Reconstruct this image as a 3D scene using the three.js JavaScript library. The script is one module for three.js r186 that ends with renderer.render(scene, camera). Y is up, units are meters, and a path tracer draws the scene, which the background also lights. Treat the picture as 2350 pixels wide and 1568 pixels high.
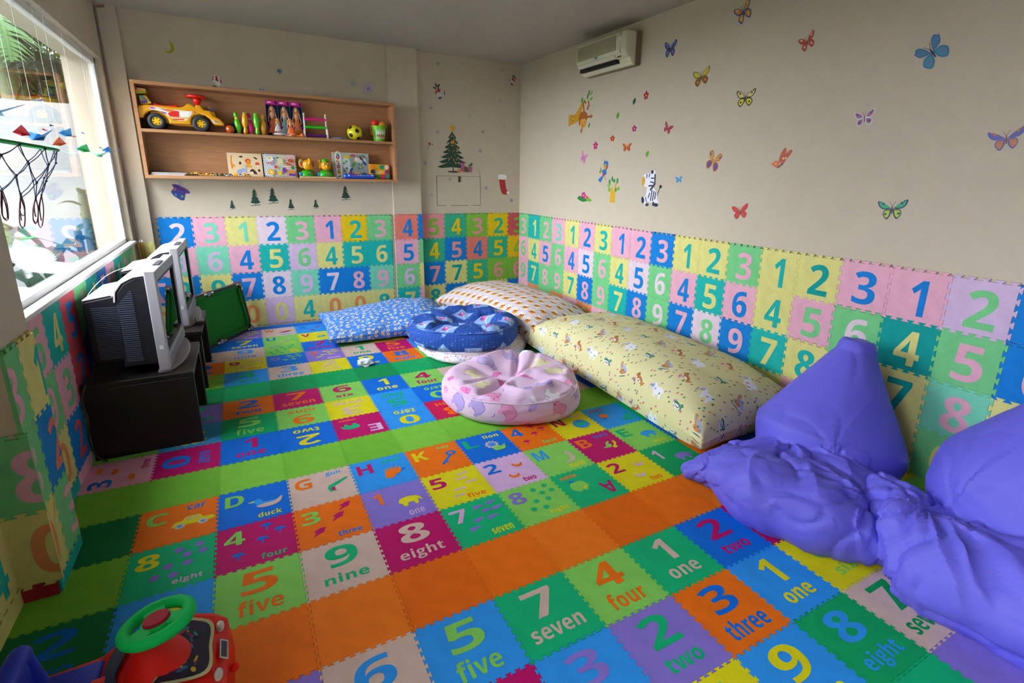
import * as THREE from 'three';
import { RoundedBoxGeometry } from 'three/addons/geometries/RoundedBoxGeometry.js';
import { mergeGeometries, mergeVertices, toCreasedNormals } from 'three/addons/utils/BufferGeometryUtils.js';
import { ImprovedNoise } from 'three/addons/math/ImprovedNoise.js';
import { MarchingCubes } from 'three/addons/objects/MarchingCubes.js';
import { FontLoader } from 'three/addons/loaders/FontLoader.js';

// ---------- camera, sky, sun, exposure ----------
const scene = new THREE.Scene();
const renderer = new THREE.WebGLRenderer();
renderer.toneMapping = THREE.LinearToneMapping;
renderer.toneMappingExposure = 2.3;
renderer.shadowMap.enabled = true;
const camera = new THREE.PerspectiveCamera(2 * Math.atan(784 / 1186.8) * 180 / Math.PI, 2350 / 1568, 0.02, 200);
camera.position.set(0.233, 1.510, 1.447);
camera.rotation.order = 'YXZ';
camera.rotation.set(-0.2592, -0.5196, 0.0229);
camera.setViewOffset(2350, 1568, -56.8, 57.1, 2350, 1568);
scene.add(camera);
scene.background = new THREE.Color(0.91, 0.98, 1.09);   // bright hazy daylight
scene.backgroundIntensity = 8;
const sun = new THREE.DirectionalLight(0xfff0d8, 2);
sun.position.set(5, 14, -12); sun.target.position.set(-2, 0, -7);
sun.castShadow = true; sun.shadow.mapSize.set(2048, 2048);
Object.assign(sun.shadow.camera, { left: -12, right: 12, top: 12, bottom: -12, near: 1, far: 40 });
sun.name = 'sun'; scene.add(sun, sun.target);

// ---------- helpers ----------
const V3 = (x, y, z) => new THREE.Vector3(x, y, z);
const V2 = (x, y) => new THREE.Vector2(x, y);
let seed = 12345;
const rnd = () => { seed = (seed * 1664525 + 1013904223) >>> 0; return seed / 4294967296; };
const rr = (a, b) => a + (b - a) * rnd();
const noise = new ImprovedNoise();
const font = await new FontLoader().loadAsync('fonts/droid/droid_sans_bold.typeface.json');
const fontR = await new FontLoader().loadAsync('fonts/droid/droid_sans_regular.typeface.json');
const fontS = await new FontLoader().loadAsync('fonts/droid/droid_serif_bold.typeface.json');

const used = {};
function numbered(name) {
  const k = used[name] = (used[name] ?? -1) + 1;
  return k ? name + '_' + String(k).padStart(3, '0') : name;
}
function tag(o, label, category, group, kind) {
  if (label) o.userData.label = label;
  if (category) o.userData.category = category;
  if (group) o.userData.group = group;
  if (kind) o.userData.kind = kind;
  return o;
}
function mesh(name, geo, m, parent = scene) {
  if (Array.isArray(geo)) geo = join(geo);
  const o = new THREE.Mesh(geo, m);
  o.name = parent === scene ? numbered(name) : name;
  o.castShadow = o.receiveShadow = true;
  parent.add(o);
  return o;
}
function thing(name, label, category, x = 0, y = 0, z = 0, turn = 0, group) {
  const o = new THREE.Group();
  o.name = numbered(name); scene.add(o);
  o.position.set(x, y, z); o.rotation.y = turn;
  return tag(o, label, category, group);
}
function flat(g) {   // same attributes everywhere so that pieces merge
  g = g.index ? g.toNonIndexed() : g;
  for (const k of Object.keys(g.attributes)) if (!['position', 'normal', 'uv', 'color'].includes(k)) g.deleteAttribute(k);
  if (!g.attributes.uv) g.setAttribute('uv', new THREE.BufferAttribute(new Float32Array(g.attributes.position.count * 2), 2));
  if (!g.attributes.normal) g.computeVertexNormals();
  return g;
}
const join = (list) => list.length === 1 ? list[0] : mergeGeometries(list.map(flat), false);
const at = (g, x = 0, y = 0, z = 0, rx = 0, ry = 0, rz = 0) => {
  if (rx || ry || rz) g.applyMatrix4(new THREE.Matrix4().makeRotationFromEuler(new THREE.Euler(rx, ry, rz)));
  return g.translate(x, y, z);
};
const box = (w, h, d, x = 0, y = 0, z = 0) => new THREE.BoxGeometry(w, h, d).translate(x, y, z);
const bx = (x0, x1, y0, y1, z0, z1) => box(x1 - x0, y1 - y0, z1 - z0, (x0 + x1) / 2, (y0 + y1) / 2, (z0 + z1) / 2);
const rbox = (w, h, d, r, x = 0, y = 0, z = 0, seg = 3) => new RoundedBoxGeometry(w, h, d, seg, Math.min(r, w / 2.01, h / 2.01, d / 2.01)).translate(x, y, z);
const rbx = (x0, x1, y0, y1, z0, z1, r, seg = 2) => rbox(x1 - x0, y1 - y0, z1 - z0, r, (x0 + x1) / 2, (y0 + y1) / 2, (z0 + z1) / 2, seg);
const cyl = (r0, r1, h, x = 0, y = 0, z = 0, n = 24) => new THREE.CylinderGeometry(r0, r1, h, n).translate(x, y, z);
const sph = (r, x = 0, y = 0, z = 0, sx = 1, sy = 1, sz = 1, n = 24) => new THREE.SphereGeometry(r, n, Math.round(n * 0.7)).scale(sx, sy, sz).translate(x, y, z);
const lathe = (pts, n = 32) => new THREE.LatheGeometry(pts.map((p) => V2(p[0], p[1])), n);
const tube = (pts, r, seg = 24, n = 6, closed = false) => new THREE.TubeGeometry(new THREE.CatmullRomCurve3(pts.map((p) => V3(...p)), closed), seg, r, n, closed);
const rod = (a, b, r, n = 8) => {
  const d = V3(...b).sub(V3(...a)), g = new THREE.CylinderGeometry(r, r, d.length(), n);
  g.applyQuaternion(new THREE.Quaternion().setFromUnitVectors(V3(0, 1, 0), d.clone().normalize()));
  return g.translate((a[0] + b[0]) / 2, (a[1] + b[1]) / 2, (a[2] + b[2]) / 2);
};
const extr = (shapes, depth, bevel = 0, seg = 8, bs = 2) => new THREE.ExtrudeGeometry(shapes, {
  depth: depth - 2 * bevel, bevelEnabled: bevel > 0, bevelThickness: bevel, bevelSize: bevel, bevelOffset: -bevel, bevelSegments: bs, curveSegments: seg,
}).translate(0, 0, bevel);
// 2-D outlines
const poly = (p) => new THREE.Shape(p.map((q) => V2(q[0], q[1])));
const spl = (p, n = 40) => new THREE.Shape(new THREE.SplineCurve([...p, p[0]].map((q) => V2(q[0], q[1]))).getPoints(n).slice(0, -1));
const ell = (x, y, a, b = a, rot = 0, n = 20) => {
  const pts = [];
  for (let i = 0; i < n; i++) { const t = i / n * 2 * Math.PI, c = Math.cos(t) * a, s = Math.sin(t) * b; pts.push([x + c * Math.cos(rot) - s * Math.sin(rot), y + c * Math.sin(rot) + s * Math.cos(rot)]); }
  return poly(pts);
};
const star = (x, y, n, R, r, rot = Math.PI / 2) => poly([...Array(2 * n)].map((_, i) => { const t = rot + i * Math.PI / n, q = i % 2 ? r : R; return [x + q * Math.cos(t), y + q * Math.sin(t)]; }));
const strip = (x0, y0, x1, y1, w) => { const l = Math.hypot(x1 - x0, y1 - y0), a = -(y1 - y0) / l * w / 2, b = (x1 - x0) / l * w / 2; return poly([[x0 + a, y0 + b], [x0 - a, y0 - b], [x1 - a, y1 - b], [x1 + a, y1 + b]]); };
function xf(shape, fn) {   // map an outline and its holes
  const { shape: c, holes } = shape.extractPoints(5);
  const s = new THREE.Shape(c.map(fn)); s.holes = holes.map((h) => new THREE.Path(h.map(fn)));
  return s;
}
function glyph(str, w, h, f = font, cx = 0, cy = 0, keep = false) {   // lettering fitted in a box centred on cx, cy
  const shapes = f.generateShapes(str, 1), b = new THREE.Box2();
  for (const s of shapes) for (const p of s.getPoints(4)) b.expandByPoint(p);
  let sx = w / (b.max.x - b.min.x), sy = h / (b.max.y - b.min.y);
  if (keep) sx = sy = Math.min(sx, sy);
  const mx = (b.max.x + b.min.x) / 2, my = (b.max.y + b.min.y) / 2;
  return shapes.map((s) => xf(s, (p) => V2((p.x - mx) * sx + cx, (p.y - my) * sy + cy)));
}
function clipX(shape, x0, x1) {   // keep the part of an outline between two upright lines
  const cut = (pts, x, side) => {
    const out = [];
    pts.forEach((p, i) => {
      const q = pts[(i + 1) % pts.length], a = (p.x - x) * side >= 0, b = (q.x - x) * side >= 0;
      if (a) out.push(p);
      if (a !== b) { const t = (x - p.x) / (q.x - p.x); out.push(V2(x, p.y + t * (q.y - p.y))); }
    });
    return out;
  };
  const { shape: c, holes } = shape.extractPoints(5), both = (p) => { const r = cut(p, x0, 1); return r.length ? cut(r, x1, -1) : r; };
  const o = both(c); if (o.length < 3) return null;
  const s = new THREE.Shape(o); s.holes = holes.map(both).filter((h) => h.length > 2).map((h) => new THREE.Path(h));
  return s;
}
// ---------- materials ----------
const mats = new Map();
function mat(color, rough = 0.6, more = {}) {
  const key = color + '|' + rough + '|' + JSON.stringify(more);
  if (!mats.has(key)) mats.set(key, new THREE.MeshPhysicalMaterial({ color, roughness: rough, ...more }));
  return mats.get(key);
}
function noiseTex(n, fn, srgb = false) {
  const d = new Uint8Array(n * n * 4);
  for (let y = 0; y < n; y++) for (let x = 0; x < n; x++) {
    const c = fn(x / n, y / n), o = (y * n + x) * 4;
    for (let k = 0; k < 3; k++) d[o + k] = Math.max(0, Math.min(255, (Array.isArray(c) ? c[k] : c) * 255));
    d[o + 3] = 255;
  }
  const t = new THREE.DataTexture(d, n, n); t.wrapS = t.wrapT = THREE.RepeatWrapping; t.magFilter = THREE.LinearFilter; t.minFilter = THREE.LinearMipmapLinearFilter; t.generateMipmaps = true;
  if (srgb) t.colorSpace = THREE.SRGBColorSpace;
  t.needsUpdate = true; return t;
}
function canvasTex(w, h, draw) {
  const c = document.createElement('canvas'); c.width = w; c.height = h;
  const g = c.getContext('2d'); draw(g, w, h);
  const t = new THREE.CanvasTexture(c); t.colorSpace = THREE.SRGBColorSpace; t.wrapS = t.wrapT = THREE.RepeatWrapping; t.needsUpdate = true;
  return t;
}
const per = (x, y, p, z = 0) => noise.noise(p * Math.cos(2 * Math.PI * x) / 6.283 + 31 * z, p * Math.sin(2 * Math.PI * x) / 6.283 + p * Math.cos(2 * Math.PI * y) / 6.283, p * Math.sin(2 * Math.PI * y) / 6.283 + 7 * z);
// a print: coloured flat shapes, one above the other, merged with vertex colours
const printMat = new THREE.MeshPhysicalMaterial({ vertexColors: true, roughness: 0.55 });
function print(layers, step = 0.00006, base = 0) {
  const list = []; let n0 = 0;
  layers.forEach(([color, s], k) => {
    for (const shape of Array.isArray(s) ? s : [s]) {
      if (!shape) continue;
      const g = flat(new THREE.ShapeGeometry(shape, 6)).translate(0, 0, base + step * n0++), c = new THREE.Color(color), n = g.attributes.position.count, a = new Float32Array(n * 3);
      for (let i = 0; i < n; i++) c.toArray(a, i * 3);
      g.setAttribute('color', new THREE.BufferAttribute(a, 3)); list.push(g);
    }
  });
  return join(list);
}
const painted = (g, color) => { g = flat(g); const c = new THREE.Color(color), n = g.attributes.position.count, a = new Float32Array(n * 3); for (let i = 0; i < n; i++) c.toArray(a, i * 3); g.setAttribute('color', new THREE.BufferAttribute(a, 3)); return g; };
// ---------- the room ----------
const XL = -0.60, XR = 3.30, ZB = -4.40, ZR = -4.42, ZF = 3.00, YC = 2.80, SILL = 0.905, HEAD = 2.37, WZ0 = -4.24, WZ1 = -1.16, VZ0 = 0.55, VZ1 = 2.50;
const plasterBump = noiseTex(256, (x, y) => 0.5 + 0.22 * per(x, y, 60) + 0.2 * per(x, y, 150, 2));
const plasterCol = noiseTex(256, (x, y) => { const v = 0.975 + 0.012 * per(x, y, 9) + 0.01 * per(x, y, 40, 3); return [v, v, v]; }, true);
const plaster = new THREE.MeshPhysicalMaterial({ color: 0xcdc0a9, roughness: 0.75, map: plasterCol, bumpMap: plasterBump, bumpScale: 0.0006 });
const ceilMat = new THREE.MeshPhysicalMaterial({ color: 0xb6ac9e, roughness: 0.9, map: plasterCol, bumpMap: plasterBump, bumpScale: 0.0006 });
const paintW = mat(0xd9d9d5, 0.45);
function metric(g, s = 1) {   // uv in metres from position and normal
  g = flat(g); const p = g.attributes.position, n = g.attributes.normal, u = g.attributes.uv;
  for (let i = 0; i < p.count; i++) {
    const a = Math.abs(n.getX(i)), b = Math.abs(n.getY(i)), c = Math.abs(n.getZ(i));
    if (b > a && b > c) u.setXY(i, p.getX(i) * s, p.getZ(i) * s); else if (a > c) u.setXY(i, p.getZ(i) * s, p.getY(i) * s); else u.setXY(i, p.getX(i) * s, p.getY(i) * s);
  }
  return g;
}
const struct = (name, geos, m) => tag(mesh(name, metric(join([].concat(geos))), m), '', '', '', 'structure');
const floorO = struct('floor', bx(XL - 0.3, XR + 0.2, -0.14, -0.012, ZR - 0.3, ZF + 0.2), mat(0x9a958c, 0.8));
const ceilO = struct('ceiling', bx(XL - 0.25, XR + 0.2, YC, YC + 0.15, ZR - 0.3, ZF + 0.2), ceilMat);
const wallR = struct('wall_right', bx(XR, XR + 0.2, -0.14, YC, ZR - 0.3, ZF + 0.2), plaster);
const wallF = struct('wall_front', bx(XL - 0.25, XR, -0.14, YC, ZF, ZF + 0.2), plaster);
const wallB = struct('wall_back', [bx(XL - 0.25, 1.72, -0.14, YC, ZB - 0.2, ZB), bx(1.72, 2.03, -0.14, YC, ZB - 0.2, -4.365), bx(2.03, XR, -0.14, YC, ZR - 0.2, ZR), bx(XL, -0.462, -0.012, YC, ZB, -4.335)], plaster);
const wallL = struct('wall_left', [
  bx(XL - 0.12, XL, -0.14, SILL - 0.03, ZB, ZF), bx(XL - 0.25, XL, HEAD, YC, ZB, ZF), bx(XL - 0.25, XL, SILL - 0.03, HEAD, ZB, WZ0), bx(XL - 0.25, XL, SILL - 0.03, HEAD, WZ1, VZ0), bx(XL - 0.25, XL, SILL - 0.03, HEAD, VZ1, ZF),
  bx(XL, -0.495, -0.012, YC, -1.080, -0.782)], plaster);

// window: frame, pane, sill, all set in the opening
const glass = new THREE.MeshPhysicalMaterial({ color: 0xffffff, roughness: 0.0, transmission: 1, thickness: 0, ior: 1.5 });
[[WZ0, WZ1], [VZ0, VZ1]].forEach(([z0, z1], k) => {   // the second one is beside the camera
  const win = new THREE.Group(); win.name = 'window_' + (k + 1); scene.add(win); tag(win, '', '', '', 'structure');
  mesh('frame', [rbx(-0.680, -0.640, SILL, SILL + 0.035, z0, z1, 0.006), rbx(-0.680, -0.640, HEAD - 0.05, HEAD, z0, z1, 0.006), rbx(-0.680, -0.640, SILL, HEAD, z0, z0 + 0.05, 0.006), rbx(-0.680, -0.640, SILL, HEAD, z1 - 0.05, z1, 0.006)], paintW, win);
  mesh('pane', bx(-0.662, -0.658, SILL + 0.025, HEAD - 0.04, z0 + 0.04, z1 - 0.04), glass, win);
  mesh('sill', [rbx(-0.70, -0.592, SILL - 0.03, SILL, z0, z1, 0.005), rbx(-0.625, -0.575, SILL - 0.012, SILL + 0.010, z0, z1, 0.004)], paintW, win);
});
// conduit running up the corner
tag(mesh('trim_1', [rod([-0.578, 0.9, -4.318], [-0.592, 2.765, -4.318], 0.008), rod([-0.592, 2.765, -4.318], [-0.53, 2.775, -4.318], 0.008)], mat(0x8a8176, 0.6)), '', '', '', 'structure');

// hatch in the back wall
const hatch = new THREE.Group(); hatch.name = 'door_1'; scene.add(hatch); tag(hatch, '', '', '', 'structure');
mesh('panel', metric(bx(2.237, 2.768, 1.197, 1.524, ZR, ZR + 0.006)), plaster, hatch);
mesh('gap', [bx(2.231, 2.237, 1.191, 1.53, ZR, ZR + 0.002), bx(2.768, 2.773, 1.191, 1.53, ZR, ZR + 0.002), bx(2.237, 2.34, 1.191, 1.197, ZR, ZR + 0.002), bx(2.40, 2.62, 1.191, 1.197, ZR, ZR + 0.002), bx(2.67, 2.768, 1.191, 1.197, ZR, ZR + 0.002), bx(2.237, 2.768, 1.524, 1.528, ZR, ZR + 0.002)], mat(0x6a5f4c, 0.9), hatch);
mesh('handle', rbx(2.492, 2.516, 1.46, 1.525, ZR + 0.004, ZR + 0.016, 0.004), mat(0x2c2a20, 0.4), hatch);
// ---------- foam tiles: one interlocking outline per size, numbers let into them ----------
const TH = 0.012;
const foamBump = noiseTex(128, (x, y) => 0.5 + 0.25 * Math.sin(2 * Math.PI * (x * 16 + y * 16)) * Math.sin(2 * Math.PI * (x * 16 - y * 16)) + 0.2 * per(x, y, 60));
foamBump.repeat.set(18, 18);
const foamTint = noiseTex(256, (x, y) => { const v = 0.955 + 0.035 * per(x, y, 8) + 0.02 * per(x, y, 45, 5); return [v, v, v]; }, true);
foamTint.repeat.set(2.1, 2.1);
const foamMats = {};
const foam = (c) => foamMats[c] ??= new THREE.MeshPhysicalMaterial({ color: c, roughness: 0.7, specularIntensity: 0.35, bumpMap: foamBump, bumpScale: 0.0003, map: foamTint });
function jigsaw(w, h, n, m, d) {   // outline of a tile with dovetail teeth along all four edges
  const edge = (len, k) => {       // offsets along one edge, the same curve on both sides so that tiles lock
    const p = [], s = len / k, f = s * 0.10;
    for (let i = 0; i < k; i++) {
      const a = i * s;
      p.push([a + s * 0.25 + f, -d / 2], [a + s * 0.25 - f, d / 2], [a + s * 0.75 + f, d / 2], [a + s * 0.75 - f, -d / 2]);
    }
    return [[s * 0.02, -d / 2], ...p, [len - s * 0.02, -d / 2]];
  };
  const ex = edge(w, n), ey = edge(h, m), pts = [];
  for (const [t, o] of ex) pts.push([t, o]);
  for (const [t, o] of ey) pts.push([w + o, t]);
  for (const [t, o] of [...ex].reverse()) pts.push([t, h + o]);
  for (const [t, o] of [...ey].reverse()) pts.push([o, t]);
  const k = 0.9958;
  return poly(pts.map(([x, y]) => [(x - w / 2) * k, (y - h / 2) * k]));
}
const FT = 0.3, floorShape = jigsaw(FT, FT, 9, 9, 0.009), floorTileGeo = extr(floorShape, TH).rotateX(-Math.PI / 2).translate(0, -TH, 0);
const INL = 0.0007;   // number pieces stand this much proud
const inlayCache = new Map();
function inlay(key, shapes) { if (!inlayCache.has(key)) inlayCache.set(key, extr(shapes().filter(Boolean), INL + 0.001, 0, 5)); return inlayCache.get(key); }
const C = { o: '#f4740a', m: '#c4086a', l: '#88d45e', g: '#06b878', d: '#069c52', e: '#05a862', b: '#0470e0', s: '#2c9af4', c: '#3496d2', t: '#d9bcae', y: '#e4da12', p: '#8b78d6', v: '#dcb4e2', k: '#7cc63c', r: '#cc1450', w: '#efe6ee', n: '#f0a8c4', x: '#0d7c46' };
const WORD = ['zero', 'one', 'two', 'three', 'four', 'five', 'six', 'seven', 'eight', 'nine'];
// pictures of the letter tiles, drawn in a box about 0.12 m wide
const S = (k, ...p) => p.map((q) => q.map((v) => v * k));
const PIC = {
  car: [['y', [spl([[-.075, -.02], [-.06, .012], [-.035, .018], [-.02, .042], [.03, .042], [.045, .016], [.078, .012], [.08, -.018]])]], ['t', [ell(-.042, -.022, .02), ell(.045, -.022, .02), poly([[-.026, .016], [-.016, .034], [.002, .034], [.002, .016]]), poly([[.008, .016], [.008, .034], [.024, .034], [.034, .016]])]], ['s', [ell(-.042, -.022, .009), ell(.045, -.022, .009)]]],
  duck: [['y', [poly([[-.078, .028], [-.05, .038], [-.05, .02]])]], ['s', [spl([[-.055, .03], [-.035, .048], [-.018, .03], [-.012, .012], [.03, .01], [.04, .0], [-.03, -.02], [-.045, .005]])]], ['t', [spl([[-.045, -.015], [-.02, -.034], [.03, -.034], [.06, -.012], [.068, .03], [.05, .012], [.03, -.004], [-.01, -.006]])]]],
  gun: [['g', [poly([[-.01, -.02], [.07, .04], [.078, .052], [.068, .056], [-.02, .01], [-.03, -.012], [-.022, -.05], [.012, -.05]])]], ['m', [poly([[-.012, -.012], [.004, -.012], [.006, -.042], [-.014, -.042]])]]],
  hand: [['b', [poly([[.01, -.05], [.06, -.005], [.07, .004], [.05, .006], [.0, -.03]])]], ['o', [spl([[-.05, -.06], [-.045, -.01], [-.035, .03], [-.028, .005], [-.02, .044], [-.01, .012], [.002, .05], [.008, .012], [.024, .046], [.026, .008], [.04, .03], [.036, -.02], [.0, -.045], [-.01, -.064]])]]],
  key: [['b', [strip(-.04, -.055, .026, .02, .014), strip(-.046, -.05, -.034, -.064, .01), strip(-.024, -.04, -.008, -.054, .01), (() => { const s = ell(.034, .038, .03, .024); s.holes.push(ell(.034, .038, .016, .011)); return s; })()]]],
  lion: [['t', [star(-.02, .018, 11, .045, .033)]], ['s', [ell(-.02, .018, .026, .026)]], ['l', [spl([[-.03, -.022], [.0, -.008], [.03, -.018], [.052, .0], [.045, -.03], [.03, -.056], [-.02, -.058], [-.03, -.04]])]], ['m', [ell(-.02, .012, .008, .006)]]],
  moon: [['t', [spl([[.02, .06], [.044, .01], [.02, -.05], [-.04, -.055], [.004, -.03], [.018, .01], [.008, .04]])]]],
  bird: [['l', [spl([[-.06, -.02], [-.03, -.006], [-.008, .03], [.02, .036], [.0, .012], [.01, -.004], [-.01, -.028]])]], ['y', [spl([[.0, -.03], [.03, -.004], [.04, .03], [.05, .03], [.05, .0], [.03, -.02], [.03, -.04], [.01, -.046]])]]],
  apple: [['l', [spl([[-.05, .012], [-.02, .046], [.0, .038], [.02, .046], [.05, .012], [.036, -.032], [.0, -.04], [-.036, -.032]])]], ['y', [ell(-.022, .02, .014, .008, .6)]], ['b', [spl([[.0, -.045], [.02, -.056], [.036, -.05], [.018, -.04]])]]],
  elephant: [['X', [spl([[-.05, .0], [-.04, .03], [.0, .04], [.03, .034], [.05, .02], [.062, -.01], [.054, -.012], [.046, .002], [.04, -.008], [.036, -.034], [.022, -.034], [.018, -.012], [-.01, -.012], [-.014, -.034], [-.032, -.034], [-.036, -.012]], 48)]]],
  nest: [['s', [star(0, 0, 16, .06, .05)]], ['g', [spl([[-.045, .0], [-.03, .018], [.0, .012], [.03, .02], [.048, .004], [.02, -.014], [-.02, -.012]])]]],
  pencil: [['o', [poly([[-.02, -.03], [.02, -.03], [.036, .01], [.0, .03], [-.03, .01]])]], ['b', [poly([[.0, .03], [.036, .01], [.02, .05]])]]],
  melon: [['g', [spl([[-.06, -.01], [.0, -.036], [.05, -.01], [.06, .03], [.05, .034]])]], ['m', [spl([[-.055, -.005], [.0, -.026], [.045, -.004], [.05, .03]])]]],
  vase: [['c', [spl([[-.04, -.02], [-.03, .014], [.0, .01], [.02, .024], [.04, .01], [.03, -.024], [.0, -.03]])]]],
};
const BIT = { flower: () => star(0, 0, 7, .02, .015), umbrella: () => spl([[-.026, .0], [-.012, .016], [.012, .016], [.026, .0], [.008, -.002], [.004, -.022], [-.004, -.03], [-.002, -.004]]), bear: () => poly([[-.03, -.03], [-.012, .006], [-.024, .012], [.006, .03], [.03, .03], [.022, .012], [.018, -.004], [-.006, -.012]]), fish: () => poly([[-.03, .0], [-.016, .01], [-.012, .003], [.02, .008], [.03, .012], [.03, -.008], [.012, -.006], [-.012, -.004], [-.018, -.014]]), duckling: () => spl([[-.03, .012], [-.018, .022], [-.01, .004], [.012, .002], [.03, .016], [.022, -.014], [-.008, -.018], [-.022, -.004]]), shoe: () => spl([[-.028, -.01], [-.018, .012], [.004, .01], [.02, .012], [.028, .0], [.008, -.004], [-.006, -.012]]), leaf: () => star(0, 0, 6, .018, .012, 0), slab: () => spl([[-.03, .0], [-.01, .012], [.016, .006], [.03, .01], [.022, -.012], [-.012, -.014]]) };

function floorTile(i, j, base, spec) {
  const t = mesh('foam_tile', floorTileGeo, foam(C[base] ?? base), floorO);
  t.position.set((i + 0.5) * FT, rr(-0.0004, 0.0004), -(j + 0.5) * FT);
  if (!spec) return t;
  const put = (name, key, shapes, color, m) => {
    const o = mesh(name, inlay(key, shapes), foam(C[color] ?? color), t);
    o.rotation.x = -Math.PI / 2; o.position.y = -0.001; if (m) o.rotation.z = m; return o;
  };
  const turn = (spec.rot ?? 0) * Math.PI / 180;
  if (spec.n !== undefined) {
    put('number', 'N' + spec.n, () => glyph(String(spec.n), spec.n === 1 ? 0.07 : 0.125, 0.125, font, 0, 0.052), spec.c, turn);
    if (!spec.only) put('word', 'W' + spec.n, () => glyph(WORD[spec.n], [.14, .15, .15, .19, .16, .15, .12, .205, .185, .165][spec.n], [3, 4, 5, 8].includes(spec.n) ? .075 : .052, font, 0, -0.075 - (spec.n === 8 ? .008 : 0)), spec.c, turn);
  } else {
    put('letter', 'L' + spec.L, () => glyph(String(spec.L), spec.L === 1 || spec.L === 'I' ? 0.04 : 0.078, 0.095, font, -0.082, 0.062), spec.c, turn);
    if (spec.w) put('word', 'w' + spec.w + (spec.top ? 't' : ''), () => glyph(spec.w, Math.min(0.1, 0.024 * spec.w.length), 0.038, font, spec.top ? 0.065 : 0.06, spec.top ? 0.105 : -0.105), spec.cw ?? spec.c, turn);
    if (spec.pic) {
      PIC[spec.pic].forEach(([col, shapes], li) => { put(spec.pic, 'P' + spec.pic + col + PIC[spec.pic].findIndex((q) => q[1] === shapes), () => shapes.map((s) => xf(s, (p) => V2(p.x + 0.05, p.y - 0.012))), col === 'X' ? spec.cp : col, turn).position.y += li * 0.00025; });
    }
    if (spec.bit) {
      const n = spec.k, spots = [[.02, .09], [.09, .1], [.05, .05], [.105, .05], [-.01, .0], [.055, -.005], [-.05, -.05], [.01, -.06], [-.08, -.1]];
      const pick = n > 5 ? spots.slice(0, n) : n === 5 ? [[.06, .1], [.04, .055], [.075, .01], [0, -.03], [-.02, -.08]] : n === 4 ? [[.04, .1], [.09, .05], [.02, .01], [-.07, -.06]] : n === 3 ? [[.07, .09], [.03, .02], [-.06, -.06]] : [[.06, .04], [.0, -.05]];
      put(spec.bit, 'B' + spec.bit + n, () => pick.map(([x, y]) => xf(BIT[spec.bit](), (p) => V2(p.x + x, p.y + y))), spec.cb ?? spec.c, turn);
    }
  }
  return t;
}
const N = (n, c, rot) => ({ n, c, rot });
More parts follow.
